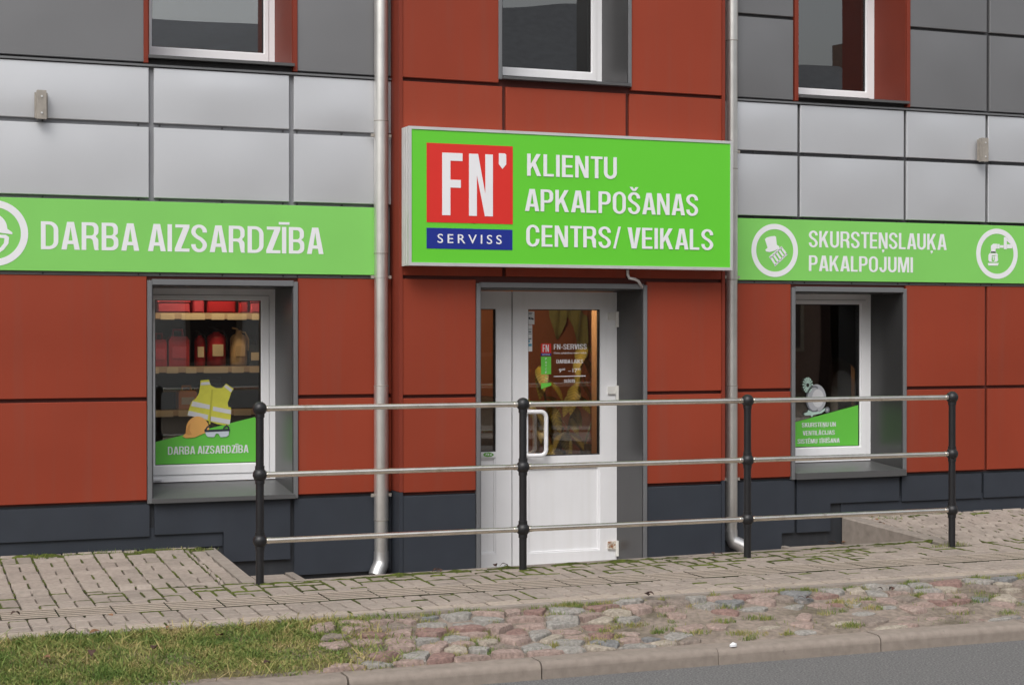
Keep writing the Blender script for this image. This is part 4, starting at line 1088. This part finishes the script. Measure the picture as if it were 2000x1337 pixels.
# notices taped inside the glass edge
def z4(x, y): return (920 + x*.2692, 560 + y*.2692)
def P4(l): return [z4(*p) for p in l]
build2(px_polys([P4([(416,178),(460,178),(460,272),(416,272)]), P4([(416,276),(444,276),(444,468),(416,468)])], yd+.0005), 'notice', 'paper', door)
build2(px_polys([P4(q) for q in ([(418,186),(446,186),(446,190),(418,190)], [(418,196),(440,196),(440,200),(418,200)], [(416,222),(430,218),(434,238),(420,234)], [(438,220),(456,232),(452,240),(436,236)], [(418,306),(440,306),(440,310),(418,310)], [(418,322),(438,322),(438,330),(418,330)], [(418,338),(440,338),(440,342),(418,342)], [(418,372),(438,372),(438,380),(418,380)])], yd-.0015), 'notice_print', 'paper_ink', door)
build2(px_polys([P4([(417,412),(440,412),(440,430),(417,430)]), P4([(417,384),(426,384),(426,404),(417,404)])], yd-.0015), 'notice_print', 'paper_blue', door)
ys_ = DC + .0215
build2(px_poly(P4([(86,1197),(172,1197),(172,1236),(86,1236)]), DC-.004), 'sticker', 'lettering', door)
build2(px_poly(P4([(88,1214),(100,1202),(130,1198),(160,1208),(166,1218),(150,1228),(116,1232),(94,1226)]), DC-.0065), 'sticker_leaf', 'sticker_leaf', door)
build2(px_polys([P4(q) for q in ([(104,1218),(114,1206),(118,1206),(110,1220)], [(122,1208),(130,1208),(128,1222),(121,1222)], [(136,1212),(152,1212),(150,1220),(137,1220)])], DC-.009), 'sticker_mark', 'lettering', door)

# ------------------------------------------------------------------ signs
ys = -.41
sg = thing('shop_sign', 'large green lightbox sign with red and blue logo above the door', 'sign', (4.7, YC, 2.0))
sx0, sx1 = 3.432, 5.980; sz0, sz1 = 1.996, 2.965
mb = MB().box(sx0+.004, sx1-.004, ys+.016, YC-.004, sz0+.003, sz1-.003)
mb.build('housing', 'alu', sg)
for k in range(3):
    y = ys + .05 + k*.04
    MB().box(sx0-.003, sx0+.004, y, y+.022, sz0, sz1).build('side_rib', 'alu', sg)
    MB().box(sx1-.004, sx1+.003, y, y+.022, sz0, sz1).build('side_rib', 'alu', sg)
MB().ring((sx0, sx1, sz0, sz1), (sx0+.022, sx1-.020, sz0+.022, sz1-.020), ys, ys+.04).build('frame', 'alu', sg)
MB().box(sx0+.020, sx1-.018, ys+.006, ys+.015, sz0+.020, sz1-.018).build('face', 'sign_green', sg)
def z5(x, y): return (700 + x*.40383, y*.40383)
def P5(l): return [z5(*p) for p in l]
yf = ys + .0035
def rect_px(x0, y0, x1, y1, Y):                             # rectangle true in the plane, from corner pixels
    a = W(*z5(x0, y1), Y); b = W(*z5(x1, y0), Y); t = W(*z5(x0, y0), Y)
    return MB().box(a[0], b[0], Y, Y+.0022, a[2], t[2])
rect_px(330, 690, 747, 1074, yf).build('logo_square', 'sign_red', sg)
rect_px(330, 1101, 745, 1201, yf).build('logo_bar', 'sign_blue', sg)
# logo letters, drawn with straight strokes
def plane5(x, y): q = W(*z5(x, y), yf-.002); return q
def rel(u, v):                                              # u,v in the red square, 0..1
    a = W(*z5(330, 1074), yf-.002); b = W(*z5(747, 1074), yf-.002); t = W(*z5(330, 690), yf-.002)
    return (a[0]+(b[0]-a[0])*u, a[2]+(t[2]-a[2])*v)
def upoly(pts): return MB().prism([rel(*p) for p in pts], yf-.0022, yf-.0002)
v0, v1 = .094, .884
upoly([(.178,v0),(.272,v0),(.272,.445),(.392,.445),(.392,.545),(.272,.545),(.272,.785),(.412,.785),(.412,v1),(.178,v1)]).build('logo_letter', 'lettering', sg)
upoly([(.487,v0),(.578,v0),(.578,.62),(.672,v0),(.765,v0),(.765,v1),(.677,v1),(.677,.375),(.592,v1),(.487,v1)]).build('logo_letter', 'lettering', sg)
upoly([(.835,.905),(.835,.765),(.878,.705),(.922,.765),(.922,.89),(.905,.905)]).build('logo_mark', 'lettering', sg)
def t5(s, xl, xr, yt, yb, off, space=1.):
    a = z5(xl, yb); t = z5(xl, yt); b = z5(xr, yb)
    px_text(s, a[0], t[1], a[1], b[0], yf-.002, off, space).build('lettering', 'lettering', sg)
def islands(mb):                                            # one builder for each connected letter
    par = list(range(len(mb.v)))
    def find(i):
        while par[i] != i: par[i] = par[par[i]]; i = par[i]
        return i
    for f in mb.f:
        for i in f[1:]: par[find(i)] = find(f[0])
    grp = {}
    for f in mb.f: grp.setdefault(find(f[0]), []).append(f)
    for fs in grp.values():
        ids = sorted({i for f in fs for i in f}); mp = {v: k for k, v in enumerate(ids)}
        yield MB().add([mb.v[i] for i in ids], [tuple(mp[i] for i in f) for f in fs])
a_, t_, b_ = z5(383, 1174), z5(383, 1131), z5(693, 1174)
for lt in islands(px_text('SERVISS', a_[0], t_[1], a_[1], b_[0], yf-.002, .004, 1.45)): lt.build('letter', 'lettering', sg)
t5('KLIENTU', 816, 1250, 743, 850, .014)
t5('APKALPOŠANAS', 806, 1643, 913, 1020, .014)
t5('CENTRS/ VEIKALS', 812, 1716, 1087, 1191, .014)
# hooked conduit below the sign
cpt = [W(1226,527,-.30), W(1226,536,-.30), W(1229,543,-.30), W(1240,545,-.29), W(1247,549,-.27), W(1254,561,-.25)]
tag(MB().path([tuple(c) for c in cpt], .011, 10).build('cable_conduit', 'alu', None, True), 'thin grey bent conduit hanging below the big green sign', 'conduit')

def board(name, label, x0, x1):
    b = thing(name, label, 'sign', ((x0+x1)/2, YW, 1.94))
    MB().plate(x0, x1, 1.938, 2.418, YW-.020, YW-.002, .002).build('board', 'banner_green', b)
    return b
bl = board('green_banner', 'long green board with white helmet emblem left of the drainpipe', X0, BX0-.04)
br_ = board('green_banner', 'long green board about chimney sweeping right of the big sign', W(1440,500,YW)[0]-.06, X1)
yb = YW - .022
px_text('DARBA AIZSARDZĪBA', 80, 432, 486.5, 632, yb, .014).build('lettering', 'lettering', bl)
px_text('SKURSTEŅSLAUĶA', 1580, 450.5, 482.5, 1849, yb, .012).build('lettering', 'lettering', br_)
px_text('PAKALPOJUMI', 1580, 498.5, 529, 1783, yb, .012).build('lettering', 'lettering', br_)
# emblems
def emb(cx, cy, k=1.):
    q = W(cx, cy, yb); return q[0], q[2]
R_ = .208
cx, cz = emb(1513.4, 489)
circle_ring(cx, cz, R_*.80, R_, yb).build('emblem_ring', 'lettering', br_)
def z6(x, y): return (1440 + x*.28, 420 + y*.28)
def P6(l): return [z6(*p) for p in l]
px_polys([P6([(193,168),(206,156),(235,148),(262,146),(270,152),(276,208),(292,218),(292,232),(262,248),(226,258),(202,254),(196,242),(212,228)])], yb).build('emblem_hat', 'lettering', br_)
lad = [P6([(222,290),(310,216),(314,226),(228,304)]), P6([(258,350),(346,264),(350,276),(264,358)])]
for t in (.08, .30, .52, .74, .94):
    ax, ay = 225+(312-225)*t, 297+(221-297)*t; bx_, by_ = 261+(348-261)*t, 354+(270-354)*t
    lad.append(P6([(ax-5,ay+4),(ax+6,ay-4),(bx_+6,by_-4),(bx_-5,by_+4)]))
px_polys(lad, yb-.0005).build('emblem_ladder', 'lettering', br_)
cx, cz = emb(1947.5, 495.5)
circle_ring(cx, cz, R_*.80, R_, yb).build('emblem_ring', 'lettering', br_)
pp = [[(1770,262),(1770,214),(1786,200),(1812,200),(1812,232),(1802,236),(1802,262)], [(1814,202),(1830,202),(1830,234),(1814,234)], [(1832,210),(1858,210),(1858,228),(1832,228)], [(1860,154),(1880,154),(1880,238),(1860,238)],
      [(1882,204),(1918,204),(1918,232),(1882,232)], [(1880,160),(1920,200),(1908,204),(1880,178)], [(1766,254),(1806,254),(1806,262),(1766,262)],
      [(1760,266),(1812,266),(1820,280),(1776,280),(1774,318),(1784,326),(1760,326),(1752,314),(1752,280)], [(1796,284),(1816,280),(1820,316),(1810,326),(1784,328),(1796,318)],
      [(1778,286),(1794,286),(1794,292),(1789,292),(1789,314),(1783,314),(1783,292),(1778,292)],
      [(1748,334),(1824,334),(1818,352),(1752,352)]]
px_polys([P6(q) for q in pp], yb-.0005).build('emblem_pipe', 'lettering', br_)
cx, cz = emb(-12, 455)
circle_ring(cx, cz, R_*.82, R_*1.04, yb).build('emblem_ring', 'lettering', bl)
def ez(u, v): return (cx+u*R_, cz+v*R_)
MB().prism([ez(*p) for p in ([(-.62,.10)] + [(.46*math.cos(math.radians(t))-.05, .12+.50*math.sin(math.radians(t))) for t in range(170, -1, -12)][::1] + [(.56,.03),(.56,-.03),(.10,.02),(-.30,.02)])][::-1], yb, yb+.0015).build('emblem_helmet', 'lettering', bl)
MB().prism([ez(*p) for p in ((-.40,-.05),(.10,-.05),(.36,-.05),(.46,-.12),(.44,-.32),(.30,-.52),(.10,-.66),(.16,-.50),(.30,-.32),(.32,-.16),(.10,-.14),(-.20,-.14),(-.40,-.30),(-.50,-.40))][::-1], yb, yb+.0015).build('emblem_face', 'lettering', bl)

# ------------------------------------------------------------------ drainpipes
def drainpipe(x, y, r, joints, clamps, shoe, label, zend):
    d = thing('drainpipe', label, 'drainpipe', (x, y, zend))
    zs = sorted([zend] + joints + [ZTOP-.05])
    for i, (a, b) in enumerate(zip(zs, zs[1:])):
        MB().tube((x, y, a), (x, y, b+.0), r + (.0025 if i % 2 else 0), n=28).build('pipe_section', 'pipe', d, True, 40)
        if i: MB().tube((x, y, a-.003), (x, y, a+.003), r+.0035, n=28).build('seam_ring', 'bracket', d, True, 40)
    for z in clamps:
        c = MB().tube((x, y, z-.005), (x, y, z+.005), r+.004, n=28).build('clamp', 'pipe', d, True, 40)
        for s in (-1, 1):
            o = MB().box(x+s*(r+.014)-.011, x+s*(r+.014)+.011, y-.006, y+.012, z-.011, z+.011).build('clamp_ear', 'bracket', d)
    MB().path([(x, y, zend+.05), (x, y, zend-.01), (x+shoe[0]*.15, y+shoe[1]*.15, zend-.045), (x+shoe[0]*.75, y+shoe[1]*.75, zend+shoe[2]*.75), (x+shoe[0], y+shoe[1], zend+shoe[2])], [r+.003, r+.006, r+.008, r+.008, r+.008], 28).build('outlet_shoe', 'pipe_new', d, True, 60)
    return d
yp = -.085
zp = lambda px, py: W(px, py, yp)[2]
drainpipe(W(744.5,700,yp)[0], yp, .049, [zp(745,237), zp(745,495), zp(745,753), zp(745,1015)], [zp(745,265), zp(745,541), zp(745,966)], (-.045, -.03, -.115), 'grey metal drainpipe left of the big green sign', zp(745,1090))
drainpipe(W(1428.5,700,yp)[0], yp, .046, [zp(1428,80), zp(1428,330), zp(1428,546), zp(1428,753), zp(1428,1010)], [zp(1428,296), zp(1428,541), zp(1428,935)], (.10, -.06, -.10), 'grey metal drainpipe right of the big green sign with shiny outlet', zp(1428,1046))

# wall brackets
def bracket(px, pt, pb, label):
    a = W(px, pb, -.09); t = W(px, pt, -.09)
    b = thing('wall_bracket', label, 'bracket', (a[0], YW, a[2]), 'flag brackets on the silver panels')
    w = .030; z0, z1 = a[2], t[2]
    mb = MB().box(a[0]-w, a[0]+w, -.115, -.107, z0, z1); mb.box(a[0]-w, a[0]-w+.007, -.107, -.065, z0, z1); mb.box(a[0]+w-.007, a[0]+w, -.107, -.065, z0, z1)
    mb.build('channel', 'bracket', b)
    MB().box(a[0]-w-.012, a[0]+w+.012, -.065, -.058, z0+.01, z1-.01).build('back_plate', 'bracket', b)
    MB().tube((a[0], -.058, (z0+z1)/2), (a[0], YW+.001, (z0+z1)/2), .018, n=12).build('spacer', 'bracket', b)
    for zz_ in (z0+.04, z1-.04): MB().tube((a[0], -.120, zz_), (a[0], -.115, zz_), .007, n=8).build('bolt', 'alu', b)
bracket(81, 177, 233, 'grey metal flag bracket on a silver panel above the helmet emblem')
bracket(1921, 270, 316, 'grey metal flag bracket on a silver panel at the right')

# ------------------------------------------------------------------ railing
rail = thing('railing', 'black post railing with three steel bars along the pavement', 'railing', (4.6, -1.47, 0))
PX = [(2.157, -1.446), (3.870, -1.468), (5.503, -1.487), (7.150, -1.510)]
HZ = [.262, .664, 1.067]
for x, y in PX:
    p = MB().tube((x, y, -.05), (x, y, HZ[2]), .0245, n=24).build('post', 'post_black', rail, True, 40)
    for i, h in enumerate(HZ):
        b = MB().ball((x, y, h), .0435, 24, 14); b.tube((x, y, h-.054), (x, y, h-.031), .029, n=24)
        if i < 2: b.tube((x, y, h+.031), (x, y, h+.054), .029, n=24)
        b.build('ball_joint', 'post_black', rail, True, 50)
for (xa, ya), (xb, yb2) in zip(PX, PX[1:]):
    for h in HZ:
        MB().tube((xa+.04, ya, h), (xb-.04, yb2, h), .0172, n=24, caps=False).build('rail_bar', 'steel', rail, True)
        for xe, ye, s in ((xa, ya, 1), (xb, yb2, -1)): MB().tube((xe+s*.043, ye, h), (xe+s*.062, ye, h), .0195, n=20).build('end_collar', 'steel', rail, True, 40)

# ------------------------------------------------------------------ inside the shop
def lamp(x, y, z, w, label):
    t = thing('ceiling_lamp', label, 'lamp', (x, y, z), 'warm lamps inside the shop')
    MB().tube((x, y, 2.6), (x, y, z+.05), .008, n=8).build('cord', 'inner_dark', t)
    MB().lathe([(.02,.09),(.07,.05),(.085,.0),(.08,.0)], (x, y, z), 18).build('shade', 'alu', t, True, 40)
    MB().ball((x, y, z-.03), .03, 14, 8).build('bulb', 'bulb', t, True)
    ld = bpy.data.lights.new('lamp_light', 'POINT'); ld.energy = w; ld.color = (1., .72, .42); ld.shadow_soft_size = .06
    lo = bpy.data.objects.new('lamp_light', ld); lo.location = (x, y, z-.10); COL.objects.link(lo); lo.parent = t; lo.matrix_parent_inverse = Matrix.Translation(t.location).inverted()
lamp(2.35, 1.05, 2.35, 16, 'warm hanging lamp over the shelf behind the left shop window')
lamp(4.85, .95, 2.05, 19, 'warm hanging lamp over the potted plant behind the door')
lamp(7.15, 1.05, 2.30, 15, 'warm hanging lamp inside behind the right shop window')

YS = 1.30                                                    # front edge of the shelves
shf = thing('display_shelf', 'wooden shop shelf with price strips behind the left window', 'shelf', (2.4, YS, -.33))
xs0, xs1 = 1.2, 3.5
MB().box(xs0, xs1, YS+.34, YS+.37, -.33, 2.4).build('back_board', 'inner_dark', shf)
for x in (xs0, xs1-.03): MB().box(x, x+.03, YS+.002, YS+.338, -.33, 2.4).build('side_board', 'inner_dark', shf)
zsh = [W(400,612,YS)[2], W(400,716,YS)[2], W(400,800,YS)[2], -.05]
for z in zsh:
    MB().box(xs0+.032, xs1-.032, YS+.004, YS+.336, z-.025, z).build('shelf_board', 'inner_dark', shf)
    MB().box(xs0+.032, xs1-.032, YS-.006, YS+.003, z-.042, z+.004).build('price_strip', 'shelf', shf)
    x = xs0 + .06
    while x < xs1 - .2:
        w = random.uniform(.07, .2)
        MB().plate(x, x+w, z-.048, z-.004, YS-.010, YS-.007, .001).build('price_card', 'price', shf); x += w + random.uniform(.02, .06)
def sx(px, py): return W(px, py, YS+.06)
def ext(px, pw, ptop, zbase, m, label, knob='goods_dark'):
    c = sx(px, 680); r = pw/2/ (FPX/ (np.dot(c-CAM, [math.sin(YAW), math.cos(YAW), 0]))); top = sx(px, ptop)[2]; h = top - zbase
    t = thing('fire_extinguisher', label, 'extinguisher', (c[0], c[1]+.06, zbase))
    MB().lathe([(r*.9,0.001),(r,.015),(r,h*.70),(r*.85,h*.78),(r*.4,h*.84),(r*.32,h*.88)], (c[0], c[1]+.06, zbase), 24).build('cylinder', m, t, True, 50)
    MB().lathe([(r*.34,h*.86),(r*.34,h*.93),(r*.2,h*.94)], (c[0], c[1]+.06, zbase), 12).build('valve', knob, t, True, 40)
    MB().path([(c[0], c[1]+.06, zbase+h*.92), (c[0]-r*.3, c[1]+.03, zbase+h*.97), (c[0]-r*.9, c[1]+.0, zbase+h)], .007, 8).build('lever', knob, t, True)
    MB().path([(c[0], c[1]+.06, zbase+h*.90), (c[0]+r*.7, c[1]+.04, zbase+h*.88), (c[0]+r*1.05, c[1]+.03, zbase+h*.7), (c[0]+r*1.02, c[1]+.02, zbase+h*.4)], .007, 8).build('hose', knob, t, True)
    MB().plate(c[0]-r*.55, c[0]+r*.55, zbase+h*.25, zbase+h*.55, c[1]+.06-r-.004, c[1]+.06-r*.80, .001).build('label_plate', 'price' if m == 'goods_red' else 'goods_cream', t)
z2_ = zsh[1] + .0045
ext(425, 38, 638, z2_, 'goods_red', 'dark red fire extinguisher on the shelf left of the cream one')
ext(393, 22, 646, z2_, 'goods_red', 'slim red fire extinguisher on the shelf')
ext(469, 34, 640, z2_, 'goods_cream', 'cream coloured fire extinguisher on the shelf', 'goods_cream')
def canister(px, pw, ptop, zbase, m, label):
    a, b = sx(px-pw/2, 680), sx(px+pw/2, 680); top = sx(px, ptop)[2]; h = top - zbase; w = b[0]-a[0]
    t = thing('canister', label, 'canister', ((a[0]+b[0])/2, a[1], zbase)); y0 = a[1]
    mb = MB(); pr = [(a[0],zbase),(b[0],zbase),(b[0],zbase+h*.68),(b[0]-w*.12,zbase+h*.78),(a[0]+w*.12,zbase+h*.78),(a[0],zbase+h*.68)]
    mb.prism(pr, y0, y0+.14); mb.build('body', m, t)
    MB().plate(a[0]+w*.15, b[0]-w*.15, zbase+h*.2, zbase+h*.5, y0-.004, y0-.0005, .001).build('label_plate', 'goods_pink' if m == 'goods_red' else 'price', t)
    MB().path([(a[0]+w*.25, y0+.07, zbase+h*.77), (a[0]+w*.28, y0+.07, zbase+h*.95), (a[0]+w*.72, y0+.07, zbase+h*.95), (a[0]+w*.75, y0+.07, zbase+h*.77)], .010, 8).build('handle', m, t, True)
canister(350, 40, 640, z2_, 'goods_red', 'wide red canister with handle on the shelf')
canister(313, 26, 648, z2_, 'goods_red', 'red canister at the left end of the shelf')
canister(498, 22, 662, z2_, 'goods_dark', 'dark canister at the right of the shelf')
canister(367, 36, 752, zsh[2]+.0045, 'goods_orange', 'orange canister on the lower shelf beside the vest print')
canister(420, 60, 735, zsh[2]+.0045, 'goods_dark', 'wide dark canister on the lower shelf behind the vest print')
def crate(px0, px1, ptop, m, label, zbase):
    a, b = sx(px0, 600), sx(px1, 600); t = thing('goods_box', label, 'box', ((a[0]+b[0])/2, a[1], zbase))
    h = sx(px0, ptop)[2]-zbase
    MB().plate(a[0]+.004, b[0]-.004, zbase, zbase+h, a[1], a[1]+.2, .012).build('body', m, t)
    MB().plate(a[0], b[0], zbase+h, zbase+h+.03, a[1]-.006, a[1]+.206, .004).build('lid', m, t)
z1_ = zsh[0] + .0045
crate(306, 372, 590, 'goods_pink', 'pink red box on the upper shelf at the left', z1_)
crate(376, 400, 584, 'goods_pink', 'narrow pink box on the upper shelf', z1_)
crate(404, 462, 586, 'goods_red', 'wide bright red box on the upper shelf', z1_)
crate(466, 486, 588, 'goods_red', 'small red box on the upper shelf', z1_)
crate(489, 512, 590, 'goods_pink', 'pink box at the right end of the upper shelf', z1_)
# camouflage bag on the bottom
c = W(330, 835, YS-.10)
mb = MB(); n, m_ = 16, 10; vs = []
for i in range(m_+1):
    for k in range(n):
        a, bb = 2*math.pi*k/n, math.pi*i/m_
        rr = 1 + .18*math.sin(3*a+i) * math.sin(bb) + .1*math.sin(5*a-2*i)
        vs.append((c[0]+.20*rr*math.sin(bb)*math.cos(a)+1e-4*k, YS-.20+.13*rr*math.sin(bb)*math.sin(a), .46 + (.16*rr*-math.cos(bb))*1.4))
fs = [(i*n+k, i*n+(k+1)%n, (i+1)*n+(k+1)%n, (i+1)*n+k) for i in range(m_) for k in range(n)]
bag = thing('camouflage_bag', 'dark camouflage bag in the lower left of the shop window', 'bag', (c[0], YS-.2, .23))
mb.add(vs, fs).build('body', 'camo', bag, True)
MB().path([(c[0]-.08, YS-.2, .66), (c[0]-.05, YS-.2, .74), (c[0]+.05, YS-.2, .74), (c[0]+.08, YS-.2, .66)], .012, 8).build('strap', 'goods_dark', bag, True)
stl = thing('window_table', 'low dark table behind the left shop window', 'table', (2.0, 1.05, -.33))
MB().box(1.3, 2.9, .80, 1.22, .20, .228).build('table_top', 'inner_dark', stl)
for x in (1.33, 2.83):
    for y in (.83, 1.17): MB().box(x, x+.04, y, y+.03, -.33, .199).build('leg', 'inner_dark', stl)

# potted plant behind the door
pl = thing('potted_plant', 'large leafy house plant with striped leaves behind the door glass', 'plant', (5.26, 1.20, -.33))
px_, py_ = 5.26, 1.20
MB().lathe([(.13,0),(.17,.28),(.185,.28),(.185,.32),(.16,.32),(.15,.29)], (px_, py_, -.33), 24).build('pot', 'pot', pl, True, 40)
def big_leaf():
    me = bpy.data.meshes.new('leaf'); vs = []; uv = []; n = 8
    for i in range(n+1):
        t = i/n; w = .22*math.sin(math.pi*min(1, t*.97+.03))**.75*(1-.25*t)
        for u in (-1, -.5, 0, .5, 1):
            vs.append((u*w, t, .10*math.sin(math.pi*t)-.18*t*t+.07*abs(u)*w*4*.3)); uv.append((u*w, t))
    fs = [(5*i+k, 5*i+k+1, 5*i+k+6, 5*i+k+5) for i in range(n) for k in range(4)]
    me.from_pydata(vs, [], fs); l = me.uv_layers.new(name='uv')
    for p in me.polygons:
        p.use_smooth = True
        for li in p.loop_indices: l.data[li].uv = uv[me.loops[li].vertex_index]
    me.materials.append(M['leaf']); return me
lf = big_leaf()
rl = random.Random(11)
stems = []
for k in range(5):
    a = k*1.26; bx, by = px_+.06*math.cos(a), py_+.05*math.sin(a); tx, ty = px_+(-.30+.155*k), py_+.12*math.sin(a*1.3)
    h = (1.05, 1.3, .8, 1.5, .9)[k]
    pts = [(bx+(tx-bx)*t**1.4, by+(ty-by)*t**1.4, -.05+h*t) for t in (0, .25, .5, .75, 1)]
    MB().path(pts, [.014,.012,.011,.010,.008], 8).build('stem', 'stem', pl, True)
    stems.append(pts)
for k in range(105):
    s = stems[k % 5]; t = rl.uniform(.2, 1.0); i = min(3, int(t*4)); f = t*4-i
    p = [s[i][j]*(1-f)+s[i+1][j]*f for j in range(3)]
    o = link('leaf', lf, pl); L = rl.uniform(.16, .30)
    az = rl.uniform(-2.6, -.5) if rl.random() < .75 else rl.uniform(0, 6.28)        # mostly towards the light of the door
    o.matrix_basis = Matrix.Translation(p) @ Matrix.Rotation(az - math.pi/2, 4, 'Z') @ Matrix.Rotation(rl.uniform(-1.25, -.35), 4, 'X') @ Matrix.Rotation(rl.uniform(-.5,.5), 4, 'Y') @ Matrix.Diagonal((L, L, L, 1))
# cloth on a rail in the hall and a low counter behind the side light
hg = thing('wall_hanging', 'draped olive cloth hanging on the hall wall behind the door', 'cloth', (5.9, 2.40, 1.2))
n = 14; vs = []
for j in range(6):
    for i in range(n):
        x = 5.66+.36*i/(n-1); vs.append((x, 2.40+.03*math.sin(i*1.7+j*.5), 1.98 - .062*j*(1+.5*math.sin(i*.7)) - .30*i/(n-1)))
bk = [(v[0], v[1]+.008, v[2]) for v in vs]
fs = [(j*n+i, (j+1)*n+i, (j+1)*n+i+1, j*n+i+1) for j in range(5) for i in range(n-1)]
MB().add(vs, fs).add(bk, [f[::-1] for f in fs]).build('cloth', 'cloth_green', hg, True)
ct = thing('hall_counter', 'dark counter seen through the side light of the door', 'counter', (4.75, 2.0, -.33))
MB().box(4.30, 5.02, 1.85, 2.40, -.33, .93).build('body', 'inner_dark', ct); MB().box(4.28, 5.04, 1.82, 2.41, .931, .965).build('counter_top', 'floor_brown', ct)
wc = thing('watering_can', 'orange tinted jug standing on the dark counter in the hall', 'jug', (4.78, 2.05, .966))
MB().lathe([(.07,0.0),(.085,.03),(.08,.16),(.05,.22),(.045,.27),(.06,.30)], (4.78, 2.05, .966), 20).build('body', 'pot', wc, True, 60)
MB().path([(4.70, 2.05, 1.02), (4.63, 2.05, 1.08), (4.63, 2.05, 1.18), (4.72, 2.05, 1.22)], .011, 8).build('handle', 'pot', wc, True)

# ------------------------------------------------------------------ houses across the road (seen in the panes)
def house(x0, x1, y0, y1, eave, ridge, wall, label, nwin):
    h = thing('street_house', label, 'house', ((x0+x1)/2, y1, -.12), 'houses across the road')
    MB().box(x0, x1, y0, y1, -.12, eave).build('wall', wall, h)
    ym = (y0+y1)/2; r = MB()
    r.add([(x0-.3,y1+.4,eave-.1),(x1+.3,y1+.4,eave-.1),(x1+.3,ym,ridge),(x0-.3,ym,ridge),(x0-.3,y0-.4,eave-.1),(x1+.3,y0-.4,eave-.1)], [(0,1,2,3),(3,2,5,4),(0,3,4),(1,5,2),(0,4,5,1)])
    rf = r.build('roof', 'roof_dark', h)
    MB().box(x0+2, x0+2.7, ym-.3, ym+.3, eave, ridge+.8).build('chimney', 'brick_dark', h)
    for k in range(nwin):
        xw = x0 + (x1-x0)*(k+.5)/nwin
        for zw in (1.0, 3.9):
            if zw + 1.4 > eave: continue
            MB().ring((xw-.55, xw+.55, zw, zw+1.4), (xw-.45, xw+.45, zw+.1, zw+1.3), y1-.02, y1+.05).build('window_frame', 'plaster_tan', h)
            MB().box(xw-.45, xw+.45, y1+.002, y1+.012, zw+.1, zw+1.3).build('window_pane', 'inner_dark', h)
    MB().box((x0+x1)/2-.5, (x0+x1)/2+.5, y1+.003, y1+.06, -.12, 2.0).build('door', 'brick_dark', h)
house(-16, 8.9, -34, -25, 6.2, 9.6, 'plaster_pale', 'pale plastered house across the road', 7)
house(9.5, 23, -33, -24.5, 6.8, 10.2, 'brick_dark', 'dark brick house across the road', 5)
house(24.2, 44, -34, -25, 6.2, 9.3, 'plaster_tan', 'tan house across the road at the corner', 6)
